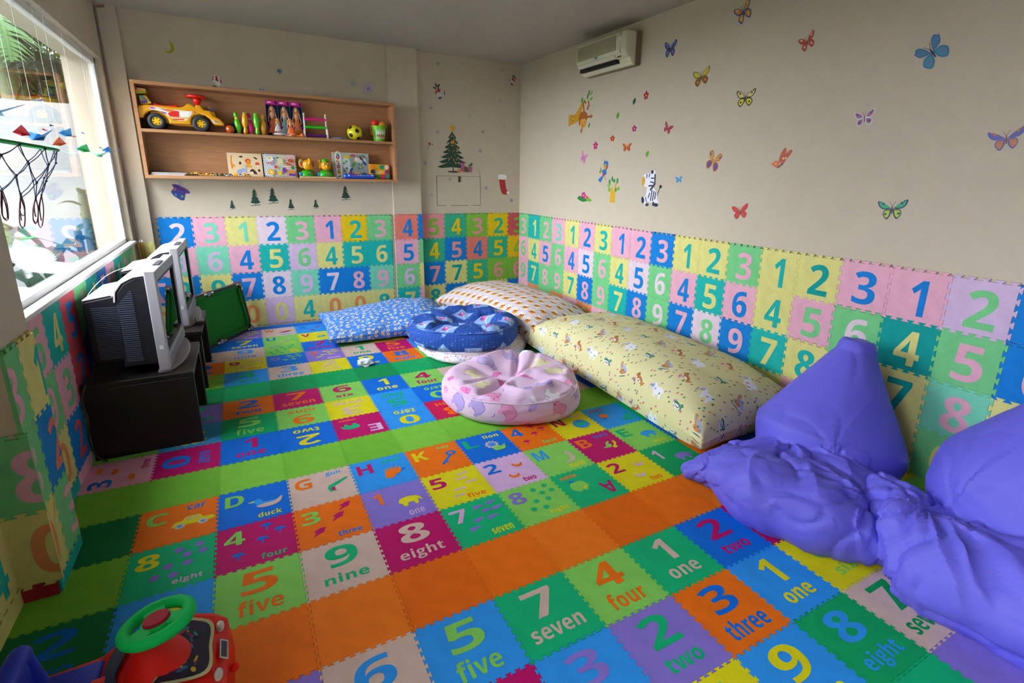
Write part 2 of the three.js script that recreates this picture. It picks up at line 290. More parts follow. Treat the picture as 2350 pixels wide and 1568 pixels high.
const FLOOR = {
  '-4': [[4, 'm'], [5, 'o'], [6, 'g'], [7, 'p'], [8, 'p'], [9, 'p']],
  '-3': [[2, 'b'], [3, 'o'], [4, 'y', N(4, 'l')], [5, 's', N(9, 'y')], [6, 'e', N(8, 's')], [7, 't', N(7, 'd')], [8, 'p'], [9, 'p'], [10, 'p']],
  '-2': [[1, 'g'], [2, 'm'], [3, 's', N(3, 'p')], [4, 'p', N(2, 'g')], [5, 'o', N(3, 'b')], [6, 's', N(1, 'y')], [7, 'y', N(6, 'l')], [8, 't'], [9, 'y'], [10, 'l']],
  '-1': [[-1, 'l'], [0, 'p', N(4, 'y')], [1, 't', N(6, 's')], [2, 's', N(5, 'l')], [3, 'g', N(7, 't')], [4, 'l', N(4, 'o')], [5, 'g', N(1, 't')], [6, 'b', N(2, 'm')], [7, 'm', N(3, 'y')], [8, 'l'], [9, 'b'], [10, 'y']],
  0: [[-2, 'x'], [-1, 'k'], ...[...Array(11)].map((_, i) => [i, ['#f4740a', '#ee6c06', '#f67c16'][(i * 5) % 3]])],
  1: [[-2, 'x', N(2, 'b')], [-1, 's', N(6, 'y')], [0, 'l', N(5, 'o')], [1, 't', N(9, 'g')], [2, 'm', N(8, 't')], [3, 'g', { L: 7, c: 'v', w: 'seven', cw: 'y', bit: 'shoe', k: 7, cb: 'p' }], [4, 'l', { L: 8, c: 'p', w: 'eight', cw: 'y', bit: 'leaf', k: 8, cb: 'g' }], [5, 'g', { L: 'A', c: 'm', w: 'apple', cw: 'o', pic: 'apple', rot: 180 }], [6, 'y', { L: 2, c: 'm', w: 'two', cw: 'o', bit: 'duckling', k: 2, cb: 'v' }], [7, 'e', { L: 1, c: 'v', w: 'one', cw: 'y', pic: 'elephant', cp: 'p' }], [8, 'o'], [9, 'b'], [10, 'l']],
  2: [[-2, 'k'], [-1, 'g', { L: 8, c: 'y', w: 'eight', cw: 'v', bit: 'flower', k: 8, cb: 'p' }], [0, 'm', { L: 4, c: 'l', w: 'four', cw: 'g', bit: 'umbrella', k: 4, cb: 'b' }], [1, 'o', { L: 3, c: 'l', w: 'three', cw: 'b', bit: 'bear', k: 3, cb: 'm' }], [2, 'p', { L: 1, c: 'o', w: 'one', cw: 'v', pic: 'elephant', cp: 'y' }], [3, 'y', { L: 5, c: 'm', w: 'five', cw: 'o', bit: 'fish', k: 5, cb: 'v' }], [4, 'v', { L: 2, c: 'b', w: 'two', cw: 'm', bit: 'duckling', k: 2, cb: 'o' }], [5, 'l', { L: 'M', c: 's', w: 'moon', cw: 'y', pic: 'moon' }], [6, 'm', { L: 'B', c: 'o', w: 'bird', cw: 'b', top: 1, pic: 'bird' }], [7, 'l', { L: 'E', c: 'g', w: 'elephant', cw: 'y', pic: 'elephant', cp: 's' }], [8, 'b'], [9, 'o'], [10, 'y']],
  3: [[-2, 'x'], [-1, 'o', { L: 'C', c: 'l', w: 'car', cw: 'b', top: 1, pic: 'car' }], [0, 'b', { L: 'D', c: 'l', w: 'duck', cw: 'y', pic: 'duck' }], [1, 't', { L: 'G', c: 'o', w: 'gun', cw: 's', top: 1, pic: 'gun' }], [2, 's', { L: 'H', c: 'm', w: 'hand', cw: 'g', top: 1, pic: 'hand' }], [3, 'o', { L: 'K', c: 'y', w: 'key', cw: 'l', top: 1, pic: 'key' }], [4, 'b', { L: 'L', c: 'g', w: 'lion', cw: 'y', top: 1, pic: 'lion' }], [5, 'o', { L: 4, c: 'b', w: 'four', cw: 'l', bit: 'umbrella', k: 4, cb: 'm' }], [6, 'y', { L: 'N', c: 'm', w: 'nest', cw: 't', top: 1, pic: 'nest' }], [7, 's', { L: 'P', c: 'g', w: 'pencil', cw: 'm', pic: 'pencil', rot: 180 }], [8, 'g'], [9, 'm'], [10, 's']],
  4: [...Array(13)].map((_, i) => [i - 2, ['#7cc63c', '#74bf36', '#82cb42'][i % 3]]),
  5: [[-2, 'n', { L: 3, c: 'b', w: 'three', cw: 'm', bit: 'slab', k: 3, cb: 'o', rot: 90 }], [-1, 'm', { n: 0, c: 'b', rot: 90 }], [0, 'b', N(1, 'm')], [1, 'b', N(2, 'y', 180)], [2, 'm', { L: 'E', c: 'v', w: 'elephant', cw: 'o', pic: 'elephant', cp: 'g', rot: 180 }], [3, 's', N(0, 'y', 180)], [4, 'r', N(8, 'o', 180)], [5, 'y'], [6, 'g'], [7, 't'], [8, 'b'], [9, 'o'], [10, 'y']],
  6: [[-2, 'l'], [-1, 'c', N(4, 'y')], [0, 'e', N(5, 'l')], [1, 'l', N(9, 'o', 180)], [2, 'y', N(3, 't', 180)], [3, 's', N(5, 'g', 180)], [4, 'b', N(0, 'l', 180)], [5, 'm'], [6, 'l'], [7, 'p'], [8, 'o'], [9, 'y'], [10, 'g']],
  7: [[-2, 'o'], [-1, 'p', N(7, 'g')], [0, 'o', N(2, 'b')], [1, 'm', N(7, 'o')], [2, 'l', N(6, 'm')], [3, 'b', N(1, 'y')], [4, 'l', N(4, 'm')], [5, 't', N(9, 'g')], [6, 'o'], [7, 's'], [8, 'l'], [9, 'b'], [10, 'm']],
  8: [...Array(13)].map((_, i) => [i - 2, ['#0ca65e', '#0b9e58', '#0dae64', '#0a9653'][(i * 7) % 4]]),
  9: [[-2, 'm'], [-1, 'k', { L: 'T', c: 'm', bit: 'leaf', k: 3, cb: 'o' }], [0, 's', N(4, 'g')], [1, 't', N(3, 's')], [2, 'y', N(2, 't')], [3, 'b', N(9, 'y')], [4, 'o', N(8, 'b')], [5, 'l'], [6, 'b'], [7, 'm'], [8, 'y'], [9, 'o'], [10, 's']],
  10: [[-2, 'y'], [-1, 'o', N(0, 'b')], [0, 'y', { L: 9, c: 'm', w: 'nine', cw: 'o', bit: 'fish', k: 9, cb: 't' }], [1, 'b', { L: 6, c: 'p', w: 'six', cw: 'g', bit: 'umbrella', k: 6, cb: 'l' }], [2, 'p', { L: 7, c: 'o', w: 'seven', cw: 'v', bit: 'shoe', k: 7, cb: 'y' }], [3, 't', N(1, 'g')], [4, 'm', N(5, 'o')], [5, 's'], [6, 'y'], [7, 'g'], [8, 'p'], [9, 'b'], [10, 'o']],
  11: [[-2, 'g'], [-1, 't', N(5, 's')], [0, 't', N(9, 's')], [1, 'l', { L: 9, c: 'y', w: 'nine', cw: 'p', bit: 'leaf', k: 9, cb: 'g', rot: 180 }], [2, 'b', N(7, 'm')], [3, 'l'], [4, 'y'], [5, 'm'], [6, 'o'], [7, 'b'], [8, 't'], [9, 'g'], [10, 'l']],
  12: [[-2, 'p'], [-1, 'b', { L: 'b', c: 'l', w: 'bus', cw: 'y', top: 1, bit: 'slab', k: 2, cb: 'l' }], [0, 'b', N(7, 'y')], [1, 'l', { L: 'U', c: 'b', w: 'umbrella', cw: 'y', bit: 'slab', k: 2, cb: 't' }], [2, 'y', { L: 'V', c: 'm', w: 'vase', cw: 't', top: 1, pic: 'vase' }], [3, 's'], [4, 'o'], [5, 'g'], [6, 'l'], [7, 'm'], [8, 'b'], [9, 'y'], [10, 'p']],
  13: [[-2, 'o'], [-1, 'y'], [0, 'p', { L: 8, c: 'y', w: 'eight', cw: 'v', bit: 'shoe', k: 8, cb: 'y' }], [1, 't', { L: 'W', c: 'o', w: 'watermelon', cw: 's', pic: 'melon' }], [2, 's', { L: 'X', c: 'b', w: 'box', cw: 'g', bit: 'slab', k: 2, cb: 'r' }], [3, 'o'], [4, 'y'], [5, 'm'], [6, 'b'], [7, 'g'], [8, 'l'], [9, 'p'], [10, 's']],
};
for (const j of Object.keys(FLOOR)) for (const [i, b, spec] of FLOOR[j]) floorTile(i, +j, b, spec);
{ // cut strip along the back wall
  const g = extr(poly([[-0.149, -0.149], [0.149, -0.149], [0.149, -0.037], [-0.149, -0.037]]), TH).rotateX(-Math.PI / 2).translate(0, -TH, 0);
  for (let i = -2; i < 11; i++) { const t = mesh('foam_tile', g, foam(C.b), floorO); t.position.set((i + 0.5) * FT, -0.0002, -14.5 * FT); }
}

// wall tiles
const WT = 0.275;
const PW = { P: '#efb2c6', A: '#7edbb6', Y: '#e6e08a', T: '#1fbab0', B: '#1384d8', G: '#7cd48c', L: '#dbbfdf', S: '#ee8474', R: '#dc5a66', W: '#ecd6e2', O: '#f29a62', y: '#eecb18', g: '#86c445', t: '#3ab78f', p: '#ee9aa0', C: '#f2ddc0', q: '#e0607c', D: '#0aa39a' };
const wallShapes = {};
function wallTile(parent, pos, turn, w, h, base, digit, color, cut, style = 0) {
  const key = w.toFixed(3) + '|' + h.toFixed(3);
  const shape = wallShapes[key] ??= jigsaw(w, h, 5, 5, 0.014);
  const k2 = 'T' + key + (cut ? cut.join() : '');
  if (!inlayCache.has(k2)) inlayCache.set(k2, extr(cut ? clipX(shape, ...cut) : shape, TH));
  const t = mesh('foam_tile', inlayCache.get(k2), foam(PW[base]), parent);
  t.position.copy(pos); t.rotation.y = turn;
  if (digit !== null && digit !== undefined && digit !== ' ') {
    const k3 = 'D' + digit + key + (cut ? cut.join() : '');
    if (!inlayCache.has(k3)) {
      let s = glyph(String(digit), String(digit) === '1' ? 0.075 : 0.125 * w / WT, 0.19 * h / WT, font, 0.012, -0.008);
      if (cut) s = s.map((q) => clipX(q, cut[0] + 0.0005, cut[1] - 0.0005)).filter(Boolean);
      inlayCache.set(k3, s.length ? extr(s, INL + 0.001, 0, 6) : null);
    }
    const g = inlayCache.get(k3);
    if (g) { const d = mesh('number', g, foam(PW[color]), t); d.position.z = TH - 0.001; }
  }
  return t;
}
// a run of tiles: rows of 'base colour, number colour, digit' triples
function run(parent, origin, turn, w, rows, top, h = WT, first) {
  rows.forEach((row, r) => row.split(' ').forEach((s, k) => {
    if (s === '-') return;
    const dir = V3(Math.cos(turn), 0, -Math.sin(turn));
    const p = origin.clone().addScaledVector(dir, (k + 0.5) * w); p.y = top - (r + 0.5) * h + rr(-0.0015, 0.0015);
    let cut = null;
    if (first && k === 0) cut = [first, w];
    wallTile(parent, p, turn, w, h, s[0], s[2], s[1], cut);
  }));
}
// back wall, left part, pillar, right part
run(wallB, V3(-0.424, 0, ZB), 0, 0.2642, ['BW2 PA3 YA1 WB2 GP3 PB1 yT2 GP3', 'PA5 AL6 PB4 TY5 LG6 YT4 TY5 TY6', 'BY7 YT9 BP7 WB8 AL9 BW7 BP8 AP9', 'YO0 YO0 YO0 LY0 YT4 YO0 YO0 YT8'], 1.096);
['SB4', 'PB5', 'GL6', 'TY7'].forEach((s, r) => wallTile(wallB, V3(1.722 + 0.128, 1.1 - (r + 0.5) * WT, -4.365), 0, 0.256, WT, s[0], s[2], s[1]));
['B', 'G', 'Y', 'P'].forEach((s, r) => wallTile(wallB, V3(1.978 + 0.1375, 1.1 - (r + 0.5) * WT, -4.365), 0, WT, WT, s, null, null, [-0.2, -0.084]));
['pg5 ty4 gp3 yt2', 'ty4 Bp5 SB4 ty5', 'Bp7 YD7 ty5 gp6', 'YT8 BY9 gp0 YT8'].forEach((row, r) => {
  row.split(' ').forEach((s, k) => wallTile(wallB, V3(2.033 + (k + 0.5) * 0.2755, 1.097 - (r + 0.5) * WT, ZR), 0, 0.2755, WT, s[0], s[2], s[1]));
  const e = ['Rg3', 'yg4', 'gp6', 'BY1'][r];
  wallTile(wallB, V3(2.033 + 4.5 * 0.2755, 1.097 - (r + 0.5) * WT, ZR), 0, 0.2755, WT, e[0], e[2], e[1], [-0.2, 0.024]);
});
// right wall
{
  const rows = ['GP3 TY1 GP2 PA3 YT1 PB2 YT3 PB1 PB2 BP3 YT1 YT2 GP3 YT1 YD2 PB3 PB1 LG2 BP3 YT1', 'PG6 YT4 PB5 GP6 PB4 WB5 GP6 YT4 WB5 GW6 PB4 TY5 PB6 YT4 PG5 GW6 DY4 GP5 BP6 PB4', 'PG9 TY7 GP8 GP9 YT7 BP8 GP9 TY7 BP8 GW9 BP7 WG8 BP9 TY7 YT8 GP9 YD7 AP8 YT9 BY7', 'PG0 OY0 GP0 OY0 PY0 OY0 PY0 OY0 YA0 PB0 PY0 qB0 GP0 YG0 PY0 BY0 YG0 GY0 PB0 GP0'];
  run(wallR, V3(XR, 0, -4.147 - 0.2752), -Math.PI / 2, 0.2752, rows, 1.097, WT, -0.107);
}
// left wall below the window, its foot strip
{
  const rows = ['PG6 TY4 RB5 GP1 TY4 BP5 PG6 TY1 GP2 GP1 YT3', 'GP9 PG3 RB2 BP8 YT7 GP9 BP5 YT6 PB8 GP4 YT5', 'YO0 BR2 YO6 GP3 BP1 PB2 YT0 GP5 TY6 PB7 YO9'];
  rows.forEach((row, r) => row.split(' ').forEach((s, k) => wallTile(wallL, V3(XL, 0.892 - (r + 0.5) * WT, -1.318 - (k + 0.5) * 0.2752), Math.PI / 2, 0.2752, WT, s[0], s[2], s[1], k === 10 ? [-0.2, -0.06] : null)));
  const low = extr(poly([[-0.137, 0], [0.137, 0], [0.137, 0.066], [-0.137, 0.066]]), TH);
  for (let k = -1; k < 10; k++) { const t = mesh('foam_tile', low, foam(PW['TPGYB'[(k + 5) % 5]]), wallL); t.position.set(XL, 0, -1.318 - (k + 0.5) * 0.2752); t.rotation.y = Math.PI / 2; }
  ['PY9', 'GP8', 'YO0'].forEach((s, r) => wallTile(wallL, V3(XL, 0.892 - (r + 0.5) * WT, -1.318 + 0.1376), Math.PI / 2, 0.2752, WT, s[0], s[2], s[1], [-0.095, 0.2]));
  // column in the corner
  ['YT2', 'TY5', 'PB8'].forEach((s, r) => wallTile(wallB, V3(XL + 0.137 - 0.13, 0.884 - (r + 0.5) * WT, -4.335), 0, WT, WT, s[0], null, null, [0.01, 0.131]));
  // pillar by the camera: tiles folded round its corner, the far column cut
  const near = ['YO1 GP5 TY3', 'GP8 YT2 PB6', 'YT4 PB7 GP9'];
  near.forEach((row, r) => row.split(' ').forEach((s, k) => wallTile(wallL, V3(XL, 0.892 - (r + 0.5) * WT, -0.782 + (k + 0.5) * 0.2752), Math.PI / 2, 0.2752, WT, s[0], s[2], s[1])));
  for (let k = 0; k < 3; k++) { const t = mesh('foam_tile', low, foam(PW['YTG'[k]]), wallL); t.position.set(XL, 0, -0.782 + (k + 0.5) * 0.2752); t.rotation.y = Math.PI / 2; }
  const px = -0.495, zc = -0.782;
  [['G', 8, 'P', 0], ['G', 8, 'P', 1], ['Y', 0, 'O', 2]].forEach(([b, d, c, r]) => {
    const y = 0.925 - (r + 0.5) * 0.29;
    wallTile(wallL, V3(px, y, zc + 0.012), Math.PI / 2, WT, 0.29, b, d, c, [0.012, 0.2]).name = 'foam_tile';
    if (r) wallTile(wallL, V3(px + 0.012, y, zc), 0, WT, 0.29, b, d, c, [-0.2, 0.012]);
  });
  [['Y', 1, 'T', 0], ['B', 2, 'S', 1], ['G', 3, 'P', 2]].forEach(([b, d, c, r]) => wallTile(wallL, V3(px, 0.925 - (r + 0.5) * 0.29, zc + 0.012 - WT), Math.PI / 2, WT, 0.29, b, d, c, [-0.2, 0.035]));
  const foot = extr(poly([[0, 0], [0.11, 0], [0.11, 0.05], [0.082, 0.05], [0.078, 0.066], [0.046, 0.066], [0.042, 0.05], [0, 0.05]]), TH);
  const t1 = mesh('foam_tile', foot, foam('#b0303c'), wallL); t1.position.set(px - 0.105, 0, zc);
  const t2 = mesh('foam_tile', extr(poly([[0, 0], [0.298, 0], [0.298, 0.05], [0, 0.05]]), TH), foam(PW.T), wallL); t2.position.set(px, 0, zc); t2.rotation.y = Math.PI / 2;
}
// ---------- wall shelf and the toys on it ----------
const grain = noiseTex(512, (x, y) => {
  const w = per(x, y, 5) * 0.5, v = 0.86 + 0.05 * per(x * 1, y, 3) + 0.06 * noise.noise(x * 3, y * 60 + w * 3, 1.5) + 0.05 * noise.noise(x * 9, y * 190, 4.2);
  return [v, v * 0.985, v * 0.96];
}, true);
const woodM = new THREE.MeshPhysicalMaterial({ color: 0xd39a6c, roughness: 0.45, map: grain });
const SY1 = 1.475, SY2 = 1.853, SZ = -4.2;
{
  const s = thing('toy_shelf', 'wide two-tier wooden wall shelf holding toys, on the back wall', 'shelf');
  const b = (n, x0, x1, y0, y1, z0, z1) => { const g = metric(rbx(x0, x1, y0, y1, z0, z1, 0.0015, 1)); return mesh(n, g, woodM, s); };
  b('top_board', -0.433, 1.735, 2.203, 2.231, ZB, SZ); b('bottom_board', -0.433, 1.735, 1.447, SY1, ZB, SZ);
  b('side_board', -0.433, -0.407, SY1, 2.203, ZB, SZ); b('side_board', 1.709, 1.735, SY1, 2.203, ZB, SZ);
  b('middle_board', -0.407, 1.709, 1.827, SY2, ZB + 0.008, SZ + 0.001); b('back_panel', -0.407, 1.709, SY1, 2.203, ZB, ZB + 0.008);
  for (const [x, y] of [[-0.23, 2.11], [1.6, 2.11], [-0.30, 1.52]]) { const sc = mesh('screw', sph(0.004, x, y, ZB + 0.009, 1, 1, 0.4, 8), mat(0xd8d4cc, 0.3, { metalness: 0.8 }), s); }
}
// yellow ride-on car; outlines in millimetre-like steps of the side view
const carYellow = mat('#f2a80a', 0.28, { clearcoat: 0.4 }), carRed = mat('#f01a08', 0.3, { clearcoat: 0.4 }), tyre = mat('#2b2f36', 0.6), blackP = mat('#15130f', 0.5);
{
  const J = ([x, y]) => [(x - 170) * 0.00031, (1172 + 0.055 * (x - 580) - y) * 0.00031];
  const car = thing('ride_on_car', 'yellow plastic ride-on toy car with red seat and steering wheel on the top shelf', 'toy car', -0.424, SY2, -4.30);
  const body = poly([[180, 620], [230, 565], [400, 530], [600, 545], [1180, 590], [1270, 560], [1370, 475], [1450, 500], [1530, 560], [1560, 512], [1650, 512], [1740, 640], [1890, 668], [1950, 800], [2100, 880], [2195, 990], [2195, 1062], [1960, 1050], [1890, 975], [1850, 880], [1760, 800], [1620, 762], [1500, 790], [1420, 870], [1392, 960], [1385, 1040], [885, 1022], [860, 900], [790, 790], [690, 715], [560, 685], [440, 712], [350, 790], [300, 880], [175, 868], [172, 775], [190, 760]].map(J));
  mesh('body', extr(body, 0.15, 0.012).translate(0, 0, -0.075), carYellow, car);
  mesh('bonnet', extr(poly([[1700, 650], [1990, 690], [2020, 830], [1960, 880], [1750, 800]].map(J)), 0.10, 0.012).translate(0, 0, -0.05), carYellow, car);
  mesh('chassis', extr(poly([[480, 700], [1700, 780], [1700, 1000], [1400, 1090], [1000, 1060], [500, 900]].map(J)), 0.10).translate(0, 0, -0.05), mat('#b57d0c', 0.4), car);
  mesh('seat', extr(poly([[560, 480], [620, 500], [760, 530], [900, 545], [1040, 522], [1125, 525], [1140, 590], [1100, 620], [600, 580]].map(J)), 0.11, 0.01).translate(0, 0, -0.055), carRed, car);
  const fin = mesh('backrest', extr(poly([[270, 300], [435, 292], [535, 505], [300, 525]].map(J)), 0.10, 0.006).translate(0, 0, -0.05), mat('#e7b41a', 0.4), car);
  mesh('sticker', print([['#2aa0c8', poly([[290, 300], [340, 298], [490, 440], [400, 430]].map(J))], ['#7ac043', poly([[275, 330], [380, 420], [290, 420]].map(J))], ['#5a4cc0', poly([[292, 430], [440, 440], [450, 480], [300, 505]].map(J))], ['#e84a3c', poly([[350, 390], [440, 420], [420, 440], [360, 420]].map(J))], ['#f2e21a', poly([[450, 470], [515, 465], [530, 500], [440, 505]].map(J))]]).translate(0, 0, 0.0505), printMat, fin);
  const wing = mesh('rear_wing', extr(poly([[108, 130], [150, 105], [440, 130], [455, 180], [445, 250], [170, 268], [125, 230]].map(J)), 0.11, 0.006).translate(0, 0, -0.055), mat('#c9a41c', 0.4), car);
  mesh('sticker', print([['#8a2ca0', poly([[115, 130], [180, 108], [300, 120], [250, 150], [125, 160]].map(J))], ['#e8962a', poly([[140, 165], [400, 150], [430, 195], [150, 215]].map(J))], ['#76b83a', poly([[130, 215], [400, 205], [420, 235], [280, 245]].map(J))], ['#2a6ad0', poly([[150, 235], [240, 240], [230, 262], [170, 262]].map(J))], ['#f2f0ea', poly([[250, 122], [440, 138], [450, 170], [400, 150]].map(J))]]).translate(0, 0, 0.0556), printMat, wing);
  mesh('wing_post', extr(poly([[300, 260], [360, 260], [360, 310], [310, 310]].map(J)), 0.03).translate(0, 0, -0.015), blackP, car);
  mesh('side_decal', print([['#e9e4e0', poly([[470, 600], [560, 585], [900, 640], [1300, 680], [1450, 690], [1440, 760], [1350, 870], [1270, 940], [1140, 945], [940, 900], [880, 830], [800, 760], [680, 690], [470, 650]].map(J))], ['#b830b0', poly([[475, 600], [560, 598], [640, 640], [500, 635]].map(J))], ['#7a3cc0', poly([[700, 690], [850, 740], [840, 770], [760, 745]].map(J))], ['#e67a2c', poly([[660, 620], [1040, 660], [990, 740], [830, 690]].map(J))], ['#e81c10', poly([[870, 745], [1060, 680], [1140, 700], [1130, 850], [910, 835]].map(J))], ['#f0a80c', poly([[890, 850], [1400, 860], [1350, 890], [930, 880]].map(J))], ['#d8382c', poly([[920, 895], [1250, 895], [1230, 930], [1000, 925]].map(J))], ['#6cbf2c', poly([[945, 930], [1060, 935], [1050, 952], [950, 948]].map(J))], ['#fff6ea', poly([[1160, 700], [1380, 690], [1350, 830], [1170, 850]].map(J))], ['#b02890', poly([[1465, 695], [1565, 712], [1510, 735]].map(J))]]).translate(0, 0, 0.0756), printMat, car);
  mesh('headlight', print([['#d8c8c0', poly([[1870, 890], [1960, 920], [2150, 1005], [1930, 1000]].map(J))], ['#241818', poly([[1940, 925], [2040, 960], [2060, 980], [1975, 965]].map(J))], ['#8a1c30', poly([[2040, 960], [2130, 998], [2050, 985]].map(J))]]).translate(0, 0, 0.0757), printMat, car);
  const [dx, dy] = J([1888, 650]);
  mesh('dome_light', sph(0.032, dx, dy, 0, 1, 1.1, 1), mat('#c9aa98', 0.1, { transmission: 0.5, thickness: 0.01 }), car);
  mesh('dome_ring', cyl(0.033, 0.033, 0.008, dx, dy + 0.002, 0), mat('#2a4ac0', 0.4), car);
  for (const [wx, wy] of [[590, 995], [1625, 1052]]) for (const s of [1, -1]) {
    const [x, y] = J([wx, wy]);
    const w = mesh('wheel', new THREE.TorusGeometry(0.046, 0.020, 14, 32).scale(1, 1, 1.05).translate(x, 0.066, s * 0.066), tyre, car);
    const hub = (() => { const h = star(0, 0, 6, 0.036, 0.035); for (let k = 0; k < 6; k++) { const t = k * Math.PI / 3 + 0.3; h.holes.push(new THREE.Path([V2(0.016 * Math.cos(t), 0.016 * Math.sin(t)), V2(0.029 * Math.cos(t + 0.3), 0.029 * Math.sin(t + 0.3)), V2(0.029 * Math.cos(t - 0.3), 0.029 * Math.sin(t - 0.3))])); } return h; })();
    mesh('hub', extr(hub, 0.006).translate(x, 0.066, s > 0 ? 0.074 : -0.08), mat('#e8b808', 0.35), w);
    mesh('hub_back', cyl(0.034, 0.034, 0.03, 0, 0, 0).rotateX(Math.PI / 2).translate(x, 0.066, s * 0.055), blackP, w);
  }
  const [sx, sy] = J([1575, 300]);
  const col = mesh('steering_column', lathe([[0, 0], [0.018, 0], [0.02, 0.02], [0.03, 0.04], [0.033, 0.055], [0.026, 0.075], [0, 0.075]], 20).translate(sx + 0.006, sy - 0.075, 0), carRed, car);
  mesh('steering_wheel', [at(new THREE.TorusGeometry(0.068, 0.012, 12, 36), sx, sy + 0.006, 0, Math.PI / 2, 0, -0.09), at(cyl(0.026, 0.026, 0.014), sx, sy, 0, 0, 0, -0.09), at(box(0.12, 0.008, 0.022), sx, sy, 0, 0, 0, -0.09)], carRed, car);
  mesh('push_foot', rod([0.055, 0.075, 0.0], [0.046, 0.012, 0.0], 0.008), blackP, car);
  mesh('castor', sph(0.012, 0.046, 0.012, 0), blackP, car);
}
// bowling set
const pinProfile = [[0, 0], [0.020, 0], [0.021, 0.006], [0.030, 0.045], [0.034, 0.075], [0.031, 0.105], [0.018, 0.130], [0.0165, 0.140], [0.022, 0.158], [0.022, 0.172], [0.015, 0.184], [0, 0.187]];
const pinGeo = lathe(pinProfile, 24);
const bandGeo = lathe([[0.0175, 0.129], [0.0185, 0.130], [0.0175, 0.142], [0.0168, 0.142]], 20);
[[0.318, '#58c81c', '#e8d020', 1, 0.10, 'leaning light green bowling pin beside the orange ball on the top shelf'], [0.366, '#f0a012', '#88cc28', -1, -0.05, 'upside-down orange-yellow bowling pin with a green cap on the top shelf'], [0.415, '#e81c90', '#c0a8c8', 1, 0.06, 'hot pink bowling pin on the top shelf'], [0.464, '#58c81c', '#e8d020', -1, 0.0, 'upside-down bright green bowling pin on the top shelf'], [0.514, '#f2ae10', '#88b030', 1, -0.02, 'upright yellow bowling pin nearest the boxed dolls']].forEach(([x, c, b, up, lean, label], i) => {
  const p = thing('bowling_pin', label, 'bowling pin', x, SY2 + 0.0005, -4.255 + (i % 2 ? 0.012 : -0.012), 0, 'bowling set on the top shelf');
  p.rotation.z = lean; p.scale.set(0.78, 1, 0.78);
  const o = mesh('body', up > 0 ? pinGeo : pinGeo.clone().rotateX(Math.PI).translate(0, 0.187, 0), mat(c, 0.25, { clearcoat: 0.5 }), p);
  mesh('neck_band', up > 0 ? bandGeo : bandGeo.clone().rotateX(Math.PI).translate(0, 0.187, 0), mat(b, 0.4), p);
  mesh('base_cap', lathe(up > 0 ? [[0, -0.0004], [0.0212, -0.0004], [0.022, 0.008], [0.02, 0.009]] : [[0.02, 0.178], [0.0222, 0.179], [0.0214, 0.1876], [0, 0.1876]], 20), mat(up > 0 ? (i ? '#8ac428' : '#c8304c') : '#8ac428', 0.4), p);
});
{
  const b1 = tag(mesh('bowling_ball', sph(0.036), mat('#c8500c', 0.18, { clearcoat: 0.8 })), 'glossy orange-brown bowling ball at the front of the pins', 'ball', 'bowling set on the top shelf'); b1.position.set(0.245, SY2 + 0.036, -4.245);
  const b2 = tag(mesh('bowling_ball', sph(0.048), mat('#1c2c78', 0.25, { clearcoat: 0.6 })), 'dark blue bowling ball behind the orange ball', 'ball', 'bowling set on the top shelf'); b2.position.set(0.265, SY2 + 0.048, -4.335);
}
